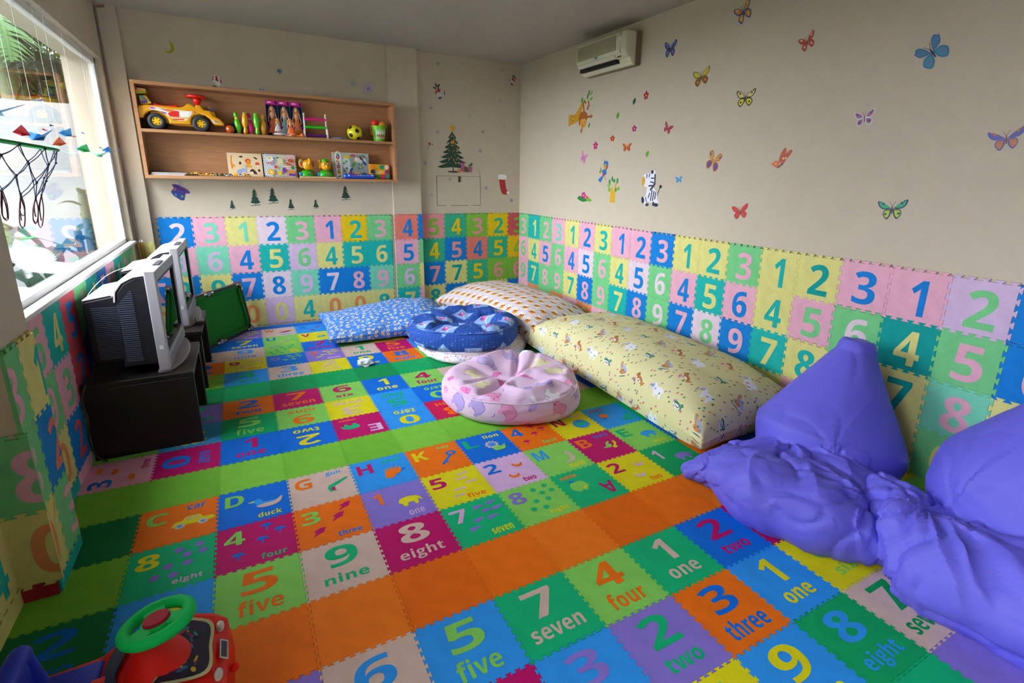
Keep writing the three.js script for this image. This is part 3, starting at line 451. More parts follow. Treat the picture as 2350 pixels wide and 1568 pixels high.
// dolls, three in their boxes
const skin = mat('#e8b08c', 0.5);
function doll(name, label, hairC, dressC, x, y, z, tilt = 0, lie = 0) {
  const d = thing(name, label, 'doll', x, y, z, 0, 'dolls on the top shelf');
  d.rotation.x = tilt; d.rotation.z = lie;
  const cloth = mat(dressC, 0.55), hair = mat(hairC, 0.5);
  mesh('body', [lathe([[0, 0.150], [0.016, 0.152], [0.020, 0.175], [0.022, 0.196], [0.014, 0.206], [0.007, 0.212], [0.007, 0.225], [0, 0.226]], 16).scale(1, 1, 0.7), sph(0.017, 0, 0.240, 0.002, 0.9, 1.15, 0.95, 16), rod([-0.022, 0.198, 0], [-0.036, 0.150, 0.006], 0.0055), rod([-0.036, 0.150, 0.006], [-0.034, 0.110, 0.014], 0.0045), rod([0.022, 0.198, 0], [0.036, 0.150, 0.006], 0.0055), rod([0.036, 0.150, 0.006], [0.034, 0.110, 0.014], 0.0045), rod([-0.008, 0.1, 0], [-0.009, 0.004, 0], 0.008), rod([0.008, 0.1, 0], [0.009, 0.004, 0], 0.008)], skin, d);
  mesh('hair', [sph(0.020, 0, 0.248, -0.006, 1, 1.05, 1, 16), sph(0.016, -0.018, 0.222, -0.006, 0.9, 1.7, 0.7, 14), sph(0.016, 0.018, 0.222, -0.006, 0.9, 1.7, 0.7, 14), sph(0.014, -0.024, 0.196, -0.002, 0.8, 1.5, 0.7, 12), sph(0.014, 0.024, 0.196, -0.002, 0.8, 1.5, 0.7, 12)], hair, d);
  const dr = mesh('dress', lathe([[0.052, 0.020], [0.044, 0.06], [0.030, 0.11], [0.0185, 0.142], [0.018, 0.15], [0.0215, 0.175], [0.0228, 0.186], [0.019, 0.187]], 26).scale(1, 1, 0.55), cloth, d);
  const face = print([['#5a3018', [ell(-0.006, 0.243, 0.0026, 0.0018), ell(0.006, 0.243, 0.0026, 0.0018)]], ['#c0384c', ell(0, 0.232, 0.003, 0.0015)]]).translate(0, 0, 0.0192);
  mesh('face', face, printMat, d);
  return d;
}
[[0.608, '#f08040', '#b87c4c', 'orange gown', 'left'], [0.713, '#9cd0dc', '#c89868', 'pale blue gown', 'middle'], [0.818, '#f08a4c', '#c48c58', 'orange gown', 'right']].forEach(([x, dress, hair, w, side], i) => {
  const b = thing('doll_box', side + 'most of the three pink-topped blue doll boxes'.replace('most', side === 'middle' ? '' : 'most'), 'doll box', x, SY2, -4.335, 0, 'boxed dolls on the top shelf');
  b.userData.label = ['leftmost of the three pink-topped blue doll boxes', 'middle one of the three pink-topped blue doll boxes', 'rightmost of the three pink-topped blue doll boxes'][i];
  b.rotation.x = -0.06; b.position.z = -4.318;
  mesh('card', bx(-0.051, 0.051, 0.003, 0.300, -0.036, -0.033), mat('#1c4c78', 0.5), b);
  mesh('header', [bx(-0.051, 0.051, 0.286, 0.322, -0.036, 0.0), bx(-0.0515, 0.0515, 0.003, 0.286, -0.0385, -0.0355)], mat('#d81c98', 0.45), b);
  mesh('side_wall', [bx(-0.0515, -0.0502, 0.003, 0.288, -0.036, 0.006), bx(0.0502, 0.0515, 0.003, 0.288, -0.036, 0.006), bx(-0.051, 0.051, 0.001, 0.004, -0.036, 0.006)], mat('#28669a', 0.4), b);
  mesh('band', extr(poly([[-0.05, 0.062], [0.05, 0.085], [0.05, 0.11], [-0.05, 0.09]]), 0.0012).translate(0, 0, 0.0055), mat('#8c2c90', 0.4), b);
  const pr3 = [['logo', '#efd8ec', spl([[-0.04, 0.300], [-0.03, 0.312], [-0.01, 0.311], [0.004, 0.303], [-0.01, 0.299], [-0.028, 0.298]])], ['portrait', '#3a1c28', spl([[0.026, 0.292], [0.030, 0.316], [0.044, 0.316], [0.046, 0.292]])]];
  for (const [nm, col, sh] of pr3) mesh(nm, print([[col, sh]]).translate(0, 0, 0.0008), printMat, b);
  doll('boxed_doll', ['long-haired doll in orange gown inside the left doll box', 'doll in pale blue gown inside the middle doll box', 'doll in orange gown inside the right doll box'][i], hair, dress, x, SY2 + 0.010, -4.330, -0.06);
});
doll('loose_doll', 'blonde doll in white lying against the left doll box', '#d8963c', '#e6d8d4', 0.640, SY2 + 0.032, -4.262, -0.1, 0.0).scale.set(0.62, 0.5, 0.62);
doll('loose_doll', 'blonde doll in ruffled orange dress sitting before the boxes', '#e0943c', '#f07830', 0.755, SY2 + 0.012, -4.260, -0.05, 0.05).scale.set(0.8, 0.58, 0.7);
{ // skirts and legs of the two seated dolls spread on the shelf
  const w = tag(mesh('doll_skirt', [sph(0.034, 0.655, SY2 + 0.017, -4.245, 1.7, 0.45, 0.9, 18), rod([0.68, SY2 + 0.012, -4.24], [0.745, SY2 + 0.008, -4.225], 0.006)], mat('#dcd2d2', 0.6)), 'white crumpled doll skirt lying by the doll boxes', 'doll skirt');
  const o = tag(mesh('doll_skirt', [sph(0.030, 0.765, SY2 + 0.02, -4.24, 1.2, 0.6, 0.8, 18), rod([0.79, SY2 + 0.012, -4.235], [0.852, SY2 + 0.009, -4.222], 0.008), sph(0.018, 0.842, SY2 + 0.018, -4.235, 1, 1, 1, 12)], mat('#f07a34', 0.6)), 'orange ruffled doll skirt in front of the right doll box', 'doll skirt');
}
{ // toy rack
  const r = thing('toy_rack', 'white toy ladder rack with pink, green and purple rails', 'toy rack', 0.972, SY2, -4.265);
  const wm = mat('#eee6e0', 0.4);
  for (const s of [-1, 1]) mesh('post', [at(rbox(0.016, 0.19, 0.014, 0.006), s * 0.098, 0.132, 0.0, -0.06, 0, s * 0.02), at(rbox(0.014, 0.085, 0.012, 0.004), s * 0.103, 0.043, 0.022, -0.1, 0, 0), at(rbox(0.014, 0.075, 0.012, 0.004), s * 0.103, 0.038, -0.022, 0.1, 0, 0)], wm, r);
  [['#f01484', 0.172], ['#10cc14', 0.100], ['#6c1484', 0.024]].forEach(([c, y]) => mesh('rail', rbox(0.196, 0.022, 0.02, 0.006, 0, y, 0.004), mat(c, 0.4), r));
}
{ // dish, ball, bucket
  const d = tag(mesh('toy_dish', lathe([[0, 0.004], [0.05, 0.002], [0.062, 0.004], [0.079, 0.014], [0.080, 0.017], [0.06, 0.010], [0, 0.008]], 36), mat('#9cc4e4', 0.3)), 'flat light blue toy dish beside the yellow ball', 'dish'); d.position.set(1.195, SY2 - 0.001, -4.29);
  const b = thing('toy_ball', 'yellow toy football with black patches on the top shelf', 'ball', 1.341, SY2 + 0.074, -4.285);
  mesh('shell', sph(0.074, 0, 0, 0, 1, 1, 1, 36), mat('#ece01a', 0.35, { clearcoat: 0.3 }), b);
  const dirs = new THREE.IcosahedronGeometry(1, 0).attributes.position, seen = [];
  for (let i = 0; i < dirs.count; i++) { const v = V3(dirs.getX(i), dirs.getY(i), dirs.getZ(i)).applyEuler(new THREE.Euler(0.35, 0.3, 0.2)); if (seen.some((q) => q.distanceTo(v) < 0.1)) continue; seen.push(v); const g = new THREE.RingGeometry(0.0001, 0.0235, 5, 5); const p = g.attributes.position; for (let k = 0; k < p.count; k++) { const x = p.getX(k), y = p.getY(k); p.setZ(k, Math.sqrt(0.0752 ** 2 - x * x - y * y)); } g.applyQuaternion(new THREE.Quaternion().setFromUnitVectors(V3(0, 0, 1), v)); g.computeVertexNormals(); mesh('patch', g, mat('#1c2414', 0.4), b); }
  const k = thing('toy_bucket', 'lime green toy bucket with picture label on the right shelf end', 'bucket', 1.585, SY2, -4.29);
  mesh('pail', lathe([[0, 0.002], [0.054, 0.0], [0.056, 0.004], [0.072, 0.138], [0.078, 0.14], [0.080, 0.152], [0.074, 0.153], [0.069, 0.14], [0.052, 0.008], [0, 0.008]], 36), mat('#74cc1c', 0.35), k);
  mesh('label', (() => { const g = new THREE.CylinderGeometry(0.0694, 0.0592, 0.088, 24, 1, true, -0.75, 1.6); return g.translate(0, 0.074, 0); })(), new THREE.MeshPhysicalMaterial({ roughness: 0.5, map: canvasTex(128, 64, (g) => { g.fillStyle = '#bcd8ea'; g.fillRect(0, 0, 128, 64); g.fillStyle = '#e8e4da'; g.beginPath(); g.ellipse(64, 26, 50, 18, 0, 0, 7); g.fill(); g.fillStyle = '#c8924c'; g.fillRect(8, 40, 112, 20); g.fillStyle = '#6a4428'; for (const x of [20, 44, 70, 96]) { g.beginPath(); g.ellipse(x, 42, 7, 9, 0, 0, 7); g.fill(); } }) }), k);
  mesh('handle', tube([[-0.076, 0.145, 0.01], [-0.092, 0.11, 0.04], [-0.088, 0.07, 0.052], [-0.07, 0.05, 0.06]], 0.004, 16, 6), mat('#e0301c', 0.4), k);
  [[1.548, 0.178, -4.28, 0.038, '#e8301c', 'red net-wrapped ball in the green toy bucket'], [1.612, 0.160, -4.272, 0.036, '#eca018', 'orange ball in the green toy bucket'], [1.628, 0.165, -4.325, 0.036, '#2c3068', 'dark blue ball at the back of the toy bucket']].forEach(([x, y, z, r, c, label]) => { const o = tag(mesh('small_ball', sph(r), mat(c, 0.45)), label, 'ball', 'balls in the toy bucket'); o.position.set(x, SY2 + y, z); });
}
// lower shelf
for (let k = 0; k < 3; k++) { const g = thing('game_board', ['lowest flat white board game in the stack at the shelf end', 'middle flat white board game in the stack at the shelf end', 'topmost flat white board game in the stack at the shelf end'][k], 'board game', -0.27 + k * 0.004, SY1 + k * 0.0085, -4.295, 0.02 * (k - 1), 'stack of board games'); mesh('board', rbox(0.25, 0.006, 0.15, 0.002, 0, 0.0032, 0), mat('#ece8ea', 0.4), g); mesh('rim', box(0.252, 0.0022, 0.152, 0, 0.0072, 0), mat('#17140f', 0.5), g); }
{
  const c = ['#e8b018', '#1c2018'];
  const kinds = [['helicopter', -0.118], ['car', -0.085], ['truck', -0.055], ['car', -0.020], ['helicopter', 0.018], ['car', 0.058], ['tower', 0.088], ['car', 0.126], ['car', 0.156], ['car', 0.185], ['truck', 0.222], ['car', 0.256], ['helicopter', 0.285], ['car', 0.315]];
  const words = ['small toy helicopter beside the board games on the lower shelf', 'low black toy car right of the first helicopter', 'tall yellow and black toy truck, third from the board games', 'yellow toy taxi right of the tall toy truck', 'toy helicopter with tilted rotor, fifth from the board games', 'yellow toy car at the animal puzzle left edge', 'dark green toy cone before the animal puzzle', 'dark green toy car before the animal puzzle', 'small pale toy car under the grey elephant', 'grey toy car under the animal puzzle', 'square yellow toy truck at the animal puzzle', 'tiny white and black toy car near the food puzzle', 'tiny toy helicopter near the food puzzle', 'low yellow toy car at the food puzzle corner'];
  const cols = [['#e8b018', '#1c2018'], ['#22261c', '#d8a81c'], ['#e0a81c', '#1c1c16'], ['#e8a020', '#2a2414'], ['#e8b018', '#1c2018'], ['#e0c81c', '#24321c'], ['#1c4c30', '#1c4c30'], ['#1c4430', '#16281e'], ['#c8d0d0', '#28382c'], ['#7c8c84', '#1c2c24'], ['#f0b010', '#f0b010'], ['#e4dcd4', '#26221c'], ['#e8a820', '#26221c'], ['#e8b018', '#26221c']];
  kinds.forEach(([kd, x], i) => {
    const [a, b] = cols[i], g = [];
    if (kd === 'car') g.push(painted(rbox(0.028, 0.008, 0.015, 0.003, 0, 0.007, 0), a), painted(rbox(0.015, 0.008, 0.013, 0.003, -0.001, 0.0135, 0), b));
    if (kd === 'truck') g.push(painted(rbox(0.026, 0.008, 0.016, 0.002, 0, 0.007, 0), b), painted(rbox(0.022, 0.014, 0.015, 0.004, 0, 0.017, 0), a));
    if (kd === 'helicopter') g.push(painted(sph(0.009, 0, 0.012, 0, 1, 1, 0.8, 12), a), painted(rod([0, 0.012, 0], [0.016, 0.014, 0], 0.002), b), painted(at(box(0.04, 0.001, 0.003), 0, 0.0235, 0, 0, 0, i === 4 ? 0.3 : 0.04), b), painted(rod([0, 0.018, 0], [0, 0.024, 0], 0.0012), b), painted(box(0.016, 0.0015, 0.012, 0, 0.0015, 0), b), painted(box(0.003, 0.006, 0.008, 0, 0.004, 0), b));
    if (kd === 'tower') g.push(painted(cyl(0.002, 0.011, 0.024, 0, 0.012, 0, 10), a));
    if (kd === 'car' || kd === 'truck') for (const wx of [-0.008, 0.008]) for (const wz of [-0.0075, 0.0075]) g.push(painted(cyl(0.0035, 0.0035, 0.003, 0, 0, 0, 10).rotateX(Math.PI / 2).translate(wx, 0.0035, wz), '#161612'));
    const o = tag(mesh('toy_' + (kd === 'tower' ? 'cone' : kd), join(g), printMat), words[i], 'toy ' + (kd === 'tower' ? 'cone' : kd), 'tiny toys along the lower shelf'); o.scale.setScalar(1.35); o.position.set(x * 1.12 - 0.002, SY1, -4.226 - (i > 5 ? 0 : 0.015));
  });
}
function board(name, label, cat, x, w, h, color, lean, layers, z = -4.30) {
  const b = thing(name, label, cat, x, SY1, z);
  b.rotation.x = -lean;
  mesh('panel', rbox(w, h, 0.008, 0.002, 0, h / 2, 0), mat(color, 0.5), b);
  mesh('print', print(layers).translate(0, h / 2, 0.0043), printMat, b);
  return b;
}
{
  const gir = spl([[-0.118, -0.03], [-0.12, 0.03], [-0.112, 0.08], [-0.104, 0.085], [-0.102, 0.07], [-0.108, 0.04], [-0.1, 0.0], [-0.085, -0.005], [-0.082, -0.035], [-0.088, -0.012], [-0.1, -0.018], [-0.106, -0.04]]);
  board('animal_puzzle', 'pale wooden puzzle board with animal pieces on the lower shelf', 'puzzle', 0.335, 0.285, 0.218, '#e8cfa4', 0.22, [['#e89018', gir], ['#3a201c', [ell(-0.03, 0.075, 0.016, 0.008), ell(-0.042, 0.015, 0.01, 0.013), ell(0.09, 0.065, 0.018, 0.007, -0.5), ell(0.11, -0.05, 0.01, 0.013)]], ['#e85018', star(0.024, 0.035, 12, 0.026, 0.022)], ['#f0a018', [spl([[0.0, -0.015], [0.02, 0.012], [0.05, -0.01], [0.05, -0.022], [0.005, -0.022]]), ell(0.026, 0.03, 0.015, 0.014)]], ['#9caad8', spl([[-0.075, -0.08], [-0.07, -0.05], [-0.04, -0.04], [-0.02, -0.028], [-0.004, -0.04], [0.0, -0.012], [-0.016, 0.0], [0.006, -0.004], [0.01, -0.04], [0.0, -0.075], [-0.02, -0.06], [-0.05, -0.085]])], ['#4a2420', spl([[0.03, -0.06], [0.05, -0.036], [0.075, -0.05], [0.09, -0.085], [0.06, -0.08], [0.04, -0.075]])], ['#f0ece8', spl([[0.03, -0.07], [0.05, -0.06], [0.06, -0.075], [0.04, -0.085]])], ['#e84c2c', ell(0.1, 0.012, 0.018, 0.016)], ['#f4ece0', ell(0.1, -0.006, 0.014, 0.009)]]);
  const dots = []; for (let r = 0; r < 13; r++) for (let c = 0; c < 17; c++) dots.push([c < 6 ? '#4c9ce0' : c < 11 ? '#90b83c' : '#d83838', ell(-0.128 + c * 0.016 + (r % 2) * 0.008, -0.096 + r * 0.016, 0.0045, 0.0045, 0, 8)]);
  const edge = []; for (let k = 0; k < 14; k++) edge.push(poly([[-0.138 + k * 0.02, 0.104], [-0.128 + k * 0.02, 0.104], [-0.128 + k * 0.02, 0.109], [-0.138 + k * 0.02, 0.109]]), poly([[-0.138 + k * 0.02, -0.109], [-0.128 + k * 0.02, -0.109], [-0.128 + k * 0.02, -0.104], [-0.138 + k * 0.02, -0.104]])); for (let k = 0; k < 11; k++) for (const s of [-1, 1]) edge.push(poly([[s * 0.140, -0.104 + k * 0.02], [s * 0.135, -0.104 + k * 0.02], [s * 0.135, -0.094 + k * 0.02], [s * 0.140, -0.094 + k * 0.02]]));
  board('food_puzzle', 'polka-dot puzzle board with food pieces on the lower shelf', 'puzzle', 0.632, 0.285, 0.22, '#f2eee8', 0.22, [...['#4c9ce0', '#90b83c', '#d83838'].map((c) => [c, dots.filter((d) => d[0] === c).map((d) => d[1])]), ['#161616', edge], ['#f4f4f0', ell(-0.088, 0.06, 0.034, 0.02)], ['#f4c020', [ell(-0.09, 0.066, 0.014, 0.009), star(-0.085, -0.065, 9, 0.032, 0.026), ell(-0.012, -0.072, 0.018)]], ['#e8d8a8', poly([[-0.03, 0.06], [0.02, 0.066], [0.03, 0.02], [-0.01, 0.012]])], ['#c06028', [ell(0.094, 0.05, 0.026, 0.018), ell(0.07, 0.015, 0.022, 0.012, -0.4)]], ['#d88080', strip(-0.115, 0.012, -0.06, 0.03, 0.014)], ['#d83844', ell(-0.042, -0.015, 0.015)], ['#7c38a0', ell(0.03, -0.045, 0.018, 0.026)], ['#28883c', [ell(0.108, -0.02, 0.016, 0.018), ell(-0.02, 0.072, 0.014, 0.006, 0.4)]], ['#e09028', strip(0.06, -0.06, 0.12, -0.066, 0.026)], ['#6038b0', strip(0.065, -0.085, 0.125, -0.088, 0.02)], ['#f4f0e8', ell(-0.085, -0.065, 0.01)]]);
}
{ // elephants
  const pl = tag(mesh('wooden_block', rbx(0.795, 1.125, SY1, SY1 + 0.016, -4.34, -4.22, 0.002), mat('#d8b88c', 0.5)), 'flat pale wood plank under the two elephant toys', 'plank');
  [[0.868, 1], [1.035, 0]].forEach(([x, ears], i) => {
    const e = thing('elephant_toy', ['yellow elephant toy with open blue and red ears on green base', 'yellow elephant toy wearing a green cap on green base'][i], 'toy', x, SY1 + 0.016, -4.28, i ? 0.1 : 0.25, 'elephant toys on the lower shelf');
    const ye = mat('#f4a808', 0.35), gr = mat('#24b80c', 0.3, { clearcoat: 0.4 });
    mesh('base', lathe([[0, 0], [0.066, 0.0], [0.070, 0.008], [0.066, 0.03], [0.054, 0.050], [0.035, 0.058], [0, 0.06]], 32).scale(1, 1, 0.7), gr, e);
    mesh('badge', print([['#e8c028', ell(0, 0, 0.022, 0.009)], ['#3c8cc8', [ell(-0.012, -0.002, 0.008), ell(0.012, -0.002, 0.008)]], ['#d02c2c', ell(0, -0.003, 0.007)]]).rotateX(-0.42).translate(0, 0.030, 0.048), printMat, e);
    mesh('side_knob', cyl(0.018, 0.018, 0.03, 0, 0, 0, 18).rotateZ(Math.PI / 2).translate(-0.066, 0.02, 0.01), mat('#38a0c8', 0.4), e);
    mesh('head', [sph(0.046, 0, 0.108, 0, 1, 1.02, 0.9), sph(0.034, 0, 0.088, 0.022, 1.25, 0.85, 0.8), i ? tube([[0, 0.105, 0.038], [0, 0.098, 0.058], [0, 0.090, 0.066]], 0.014, 12, 12) : tube([[0, 0.108, 0.036], [0.006, 0.130, 0.052], [0.016, 0.152, 0.036], [0.016, 0.158, 0.018]], 0.014, 16, 12), sph(0.014, i ? 0 : 0.016, i ? 0.09 : 0.158, i ? 0.066 : 0.018, 1, 1, 1, 14)], ye, e);
    for (const s of [-1, 1]) {
      const ear = mesh('ear', at(extr(spl([[0, -0.036], [0.026, -0.02], [0.034, 0.02], [0.02, 0.046], [-0.002, 0.04], [-0.008, 0.0]].map(([a, b]) => [a * s, b])), 0.010, 0.003), s * 0.044, 0.112, -0.006, 0, i ? s * 1.1 : s * 0.25, 0), ye, e);
      if (!i) { mesh('ear_rim', at(extr(spl([[0.004, -0.026], [0.02, -0.014], [0.026, 0.016], [0.016, 0.034], [0.002, 0.03], [-0.002, 0.0]].map(([a, b]) => [a * s, b])), 0.004), s * 0.044, 0.112, 0.001, 0, s * 0.25, 0), mat('#2c9cc8', 0.4), ear); mesh('ear_inner', at(extr(spl([[0.006, -0.02], [0.016, -0.012], [0.02, 0.01], [0.012, 0.022], [0.003, 0.018]].map(([a, b]) => [a * s, b])), 0.004), s * 0.044, 0.112, 0.003, 0, s * 0.25, 0), mat('#e83414', 0.4), ear); }
      const eye = mesh('eye', sph(0.0095, s * 0.018, 0.118, 0.036, 1, 1.2, 0.5, 14), mat('#f4f2ec', 0.2), e);
      mesh('pupil', sph(0.0045, s * 0.017, 0.118, 0.0405, 1, 1.3, 0.4, 10), mat('#141820', 0.2), eye);
    }
    if (i) mesh('cap', [lathe([[0.034, 0], [0.033, 0.012], [0.022, 0.022], [0, 0.026]], 24).translate(0, 0.146, -0.004), cyl(0.038, 0.038, 0.004, 0, 0.146, 0)], mat('#3cc418', 0.4), e);
  });
}
{ // boxed vehicle set, blue case, clay set
  const b = thing('toy_set_box', 'silvery window box of toy vehicles with vertical colourful lettering', 'toy box', 1.292, SY1, -4.335);
  b.rotation.x = -0.06; b.position.z = -4.325;
  mesh('carton', rbox(0.355, 0.255, 0.05, 0.003, 0, 0.129, -0.0), mat('#b9bcb8', 0.3), b);
  const ring = ell(-0.126, -0.012, 0.016, 0.019); ring.holes.push(ell(-0.126, -0.012, 0.007, 0.006));
  const L = [['#10485c', glyph('L', 0.028, 0.024, font).map((q) => xf(q, (p) => V2(-0.125 - p.y * 1.2, -0.1 + p.x)))], ['#b8861c', poly([[-0.142, -0.085], [-0.112, -0.085], [-0.112, -0.05], [-0.142, -0.05]])], ['#7c8420', poly([[-0.135, -0.046], [-0.112, -0.046], [-0.112, -0.036], [-0.135, -0.036]])], ['#a01c44', ring], ['#5a2c7c', poly([[-0.14, 0.012], [-0.112, 0.012], [-0.126, 0.028]])], ['#d0981c', poly([[-0.15, 0.03], [-0.105, 0.03], [-0.14, 0.055]])], ['#c81c34', spl([[-0.148, 0.085], [-0.14, 0.064], [-0.12, 0.06], [-0.108, 0.085], [-0.118, 0.087], [-0.128, 0.072], [-0.138, 0.088]])], ['#1c7cb4', poly([[-0.14, 0.088], [-0.112, 0.082], [-0.112, 0.104], [-0.14, 0.108]])], ['#a0bc1c', poly([[-0.142, 0.110], [-0.112, 0.106], [-0.112, 0.116], [-0.142, 0.119]])]];
  const edge = []; for (let k = 0; k < 34; k++) edge.push(poly([[-0.175 + k * 0.0104, 0.121], [-0.17 + k * 0.0104, 0.121], [-0.17 + k * 0.0104, 0.126], [-0.175 + k * 0.0104, 0.126]]));
  for (let k = 0; k < 24; k++) edge.push(poly([[-0.1765, -0.12 + k * 0.0104], [-0.1715, -0.12 + k * 0.0104], [-0.1715, -0.115 + k * 0.0104], [-0.1765, -0.115 + k * 0.0104]]));
  const car = (x, y, a) => ell(x, y, 0.028, 0.013, a, 14);
  mesh('print', print([['#d8b818', edge], ['#8e9898', spl([[-0.09, -0.1], [-0.08, 0.06], [-0.02, 0.1], [0.08, 0.11], [0.16, 0.08], [0.16, -0.1]])], ['#c8d0d0', [ell(-0.05, 0.02, 0.04, 0.06), ell(0.1, 0.05, 0.05, 0.04), ell(-0.02, -0.05, 0.03, 0.04)]], ['#ece8e4', spl([[-0.15, -0.115], [-0.155, 0.11], [-0.1, 0.11], [-0.1, -0.115]])], ['#e0c020', ell(-0.04, 0.085, 0.032, 0.016)], ['#c04030', [strip(0.0, 0.1, 0.04, 0.1, 0.02), car(-0.01, -0.075, 0)]], ['#3c8c40', [car(-0.06, 0.03, 0.6), car(0.02, 0.01, 1.1), strip(0.11, 0.11, 0.135, 0.08, 0.02)]], ['#204888', [car(-0.005, -0.045, 1.1), car(0.13, 0.03, -0.9)]], ['#e8a830', [car(0.045, 0.06, 1.1), car(0.05, -0.075, 0)]], ['#f0e8dc', [ell(0.05, 0.065, 0.012, 0.018)]], ['#7c2440', [car(0.1, 0.075, -0.9), car(0.12, -0.08, 0)]], ['#56644c', [car(0.09, 0.02, 0), car(0.09, -0.02, 0.1), car(-0.06, -0.04, 0.8)]], ['#a8c8a0', [ell(-0.06, 0.03, 0.01), ell(0.09, 0.022, 0.014, 0.006), ell(0.09, -0.018, 0.014, 0.006), ell(-0.06, -0.04, 0.01)]], ...L]).translate(0, 0.129, 0.0255), printMat, b);
  const c = thing('pencil_case', 'long rounded blue plastic case in front of the vehicle set', 'case', 1.355, SY1, -4.255);
  mesh('shell', rbox(0.31, 0.05, 0.045, 0.022, 0, 0.025, 0, 5), mat('#1452d8', 0.25, { clearcoat: 0.6 }), c);
  const keyC = ['#c8304c', '#e0507c', '#e89030', '#d8c030', '#a0c040', '#48b0b0', '#5ca8d8', '#d83c90', '#e8e8e0'];
  keyC.forEach((k, i) => mesh('key', rbox(0.018, 0.008, 0.003, 0.001, -0.068 + i * 0.024, 0.037, 0.0215), mat(k, 0.4), c));
  mesh('disc', cyl(0.010, 0.010, 0.003, 0, 0, 0).rotateX(Math.PI / 2).translate(-0.11, 0.034, 0.0215), mat('#a0c4ec', 0.4), c);
  const p = thing('clay_set', 'yellow and orange modelling clay box with ten coloured tubs', 'clay box', 1.568, SY1, -4.31);
  p.rotation.x = -0.05; p.position.z = -4.305;
  mesh('carton', rbox(0.212, 0.15, 0.03, 0.002, 0, 0.0765, 0), mat('#ecb010', 0.5), p);
  for (const [nm, col, sh] of [['orange_corner', '#e8602c', poly([[0.03, -0.03], [0.105, 0.02], [0.105, -0.074], [0.0, -0.074]])], ['orange_patch', '#e8602c', poly([[0.105, 0.07], [0.105, 0.025], [0.06, 0.03]])], ['logo', '#f0d8c0', ell(-0.01, 0.0, 0.032, 0.012)]]) { const q = mesh(nm, print([[col, sh]]).translate(0, 0.0765, 0.0154), printMat, p); if (nm === 'logo') mesh('logo_mark', print([['#c02c3c', spl([[-0.036, -0.004], [-0.01, 0.006], [0.016, -0.004], [-0.01, 0.0]])]]).translate(0, 0.0765, 0.0157), printMat, q); }
  [[-0.068, 0.046, '#f08420'], [-0.02, 0.046, '#d8a818'], [0.027, 0.046, '#0c9c74'], [0.076, 0.046, '#ecd8c8'], [-0.068, 0.0, '#33403c'], [0.078, 0.0, '#7a3878'], [-0.058, -0.047, '#2a4fa8'], [-0.014, -0.047, '#3c9c2c'], [0.034, -0.047, '#e02870'], [0.08, -0.047, '#0c9080']].forEach(([x, y, col]) => mesh('tub', cyl(0.0225, 0.0225, 0.01, 0, 0, 0, 24).rotateX(Math.PI / 2).translate(x, y + 0.0765, 0.0185), mat(col, 0.5), p));
}
// ---------- stickers on the walls, air conditioner ----------
function sticker(wall, u, y, w, h, turn, layers, label, category, group, name) {
  const g = print(layers, 0.00006, 0.0006).scale(w / 2, h / 2, 1);
  const o = tag(mesh(name ?? category.replace(/ /g, '_'), g, printMat), label, category, group);
  o.rotation.order = 'YXZ';
  if (wall === 'right') { o.position.set(XR, y, u); o.rotation.y = -Math.PI / 2; }
  else { o.position.set(u, y, wall === 'hatch' ? ZR + 0.006 : wall === 'recess' ? ZR : ZB); }
  o.rotation.z = turn * Math.PI / 180;
  return o;
}
const mir = (pts) => [pts, pts.map(([x, y]) => [-x, y])];
function butterfly(upper, lower, edge, bodyC, spots, shape = 0) {
  const U = shape === 1 ? [[0.05, 0.0], [0.3, 0.75], [0.6, 0.98], [0.78, 0.6], [0.6, 0.2]] : shape === 2 ? [[0.05, 0.05], [0.5, 0.55], [1.0, 0.85], [0.92, 0.35], [0.6, 0.02]] : [[0.05, 0.05], [0.35, 0.6], [0.95, 0.95], [0.98, 0.5], [0.6, 0.02]];
  const Lw = shape === 2 ? [[0.05, 0.0], [0.5, -0.05], [0.62, -0.5], [0.35, -0.98], [0.12, -0.6]] : [[0.05, 0.0], [0.55, -0.02], [0.8, -0.45], [0.5, -0.95], [0.15, -0.6]];
  const in_ = (p, k = 0.8, cx = 0.45, cy = 0) => p.map(([x, y]) => [cx + (x - cx) * k, cy + (y - cy) * k]);
  const two = (p) => mir(p).map((q) => spl(q, 24));
  const L = [[edge, [...two(U), ...two(Lw)]], [upper, two(in_(U, 0.78, 0.5, 0.45))], [lower, two(in_(Lw, 0.74, 0.42, -0.4))]];
  if (spots) L.push([spots, [...mir([[0.62, 0.55]]), ...mir([[0.45, -0.45]])].map(([[x, y]]) => ell(x, y, 0.1, 0.12, 0, 10)).concat(mir([[0.78, 0.72]]).map(([[x, y]]) => ell(x, y, 0.06, 0.08, 0, 8)))]);
  L.push([bodyC, [ell(0, -0.08, 0.055, 0.42, 0, 12), strip(0.02, 0.3, 0.2, 0.72, 0.03), strip(-0.02, 0.3, -0.2, 0.72, 0.03)]]);
  return L;
}
const RB = 'butterfly stickers on the right wall', BF = 'butterfly sticker';
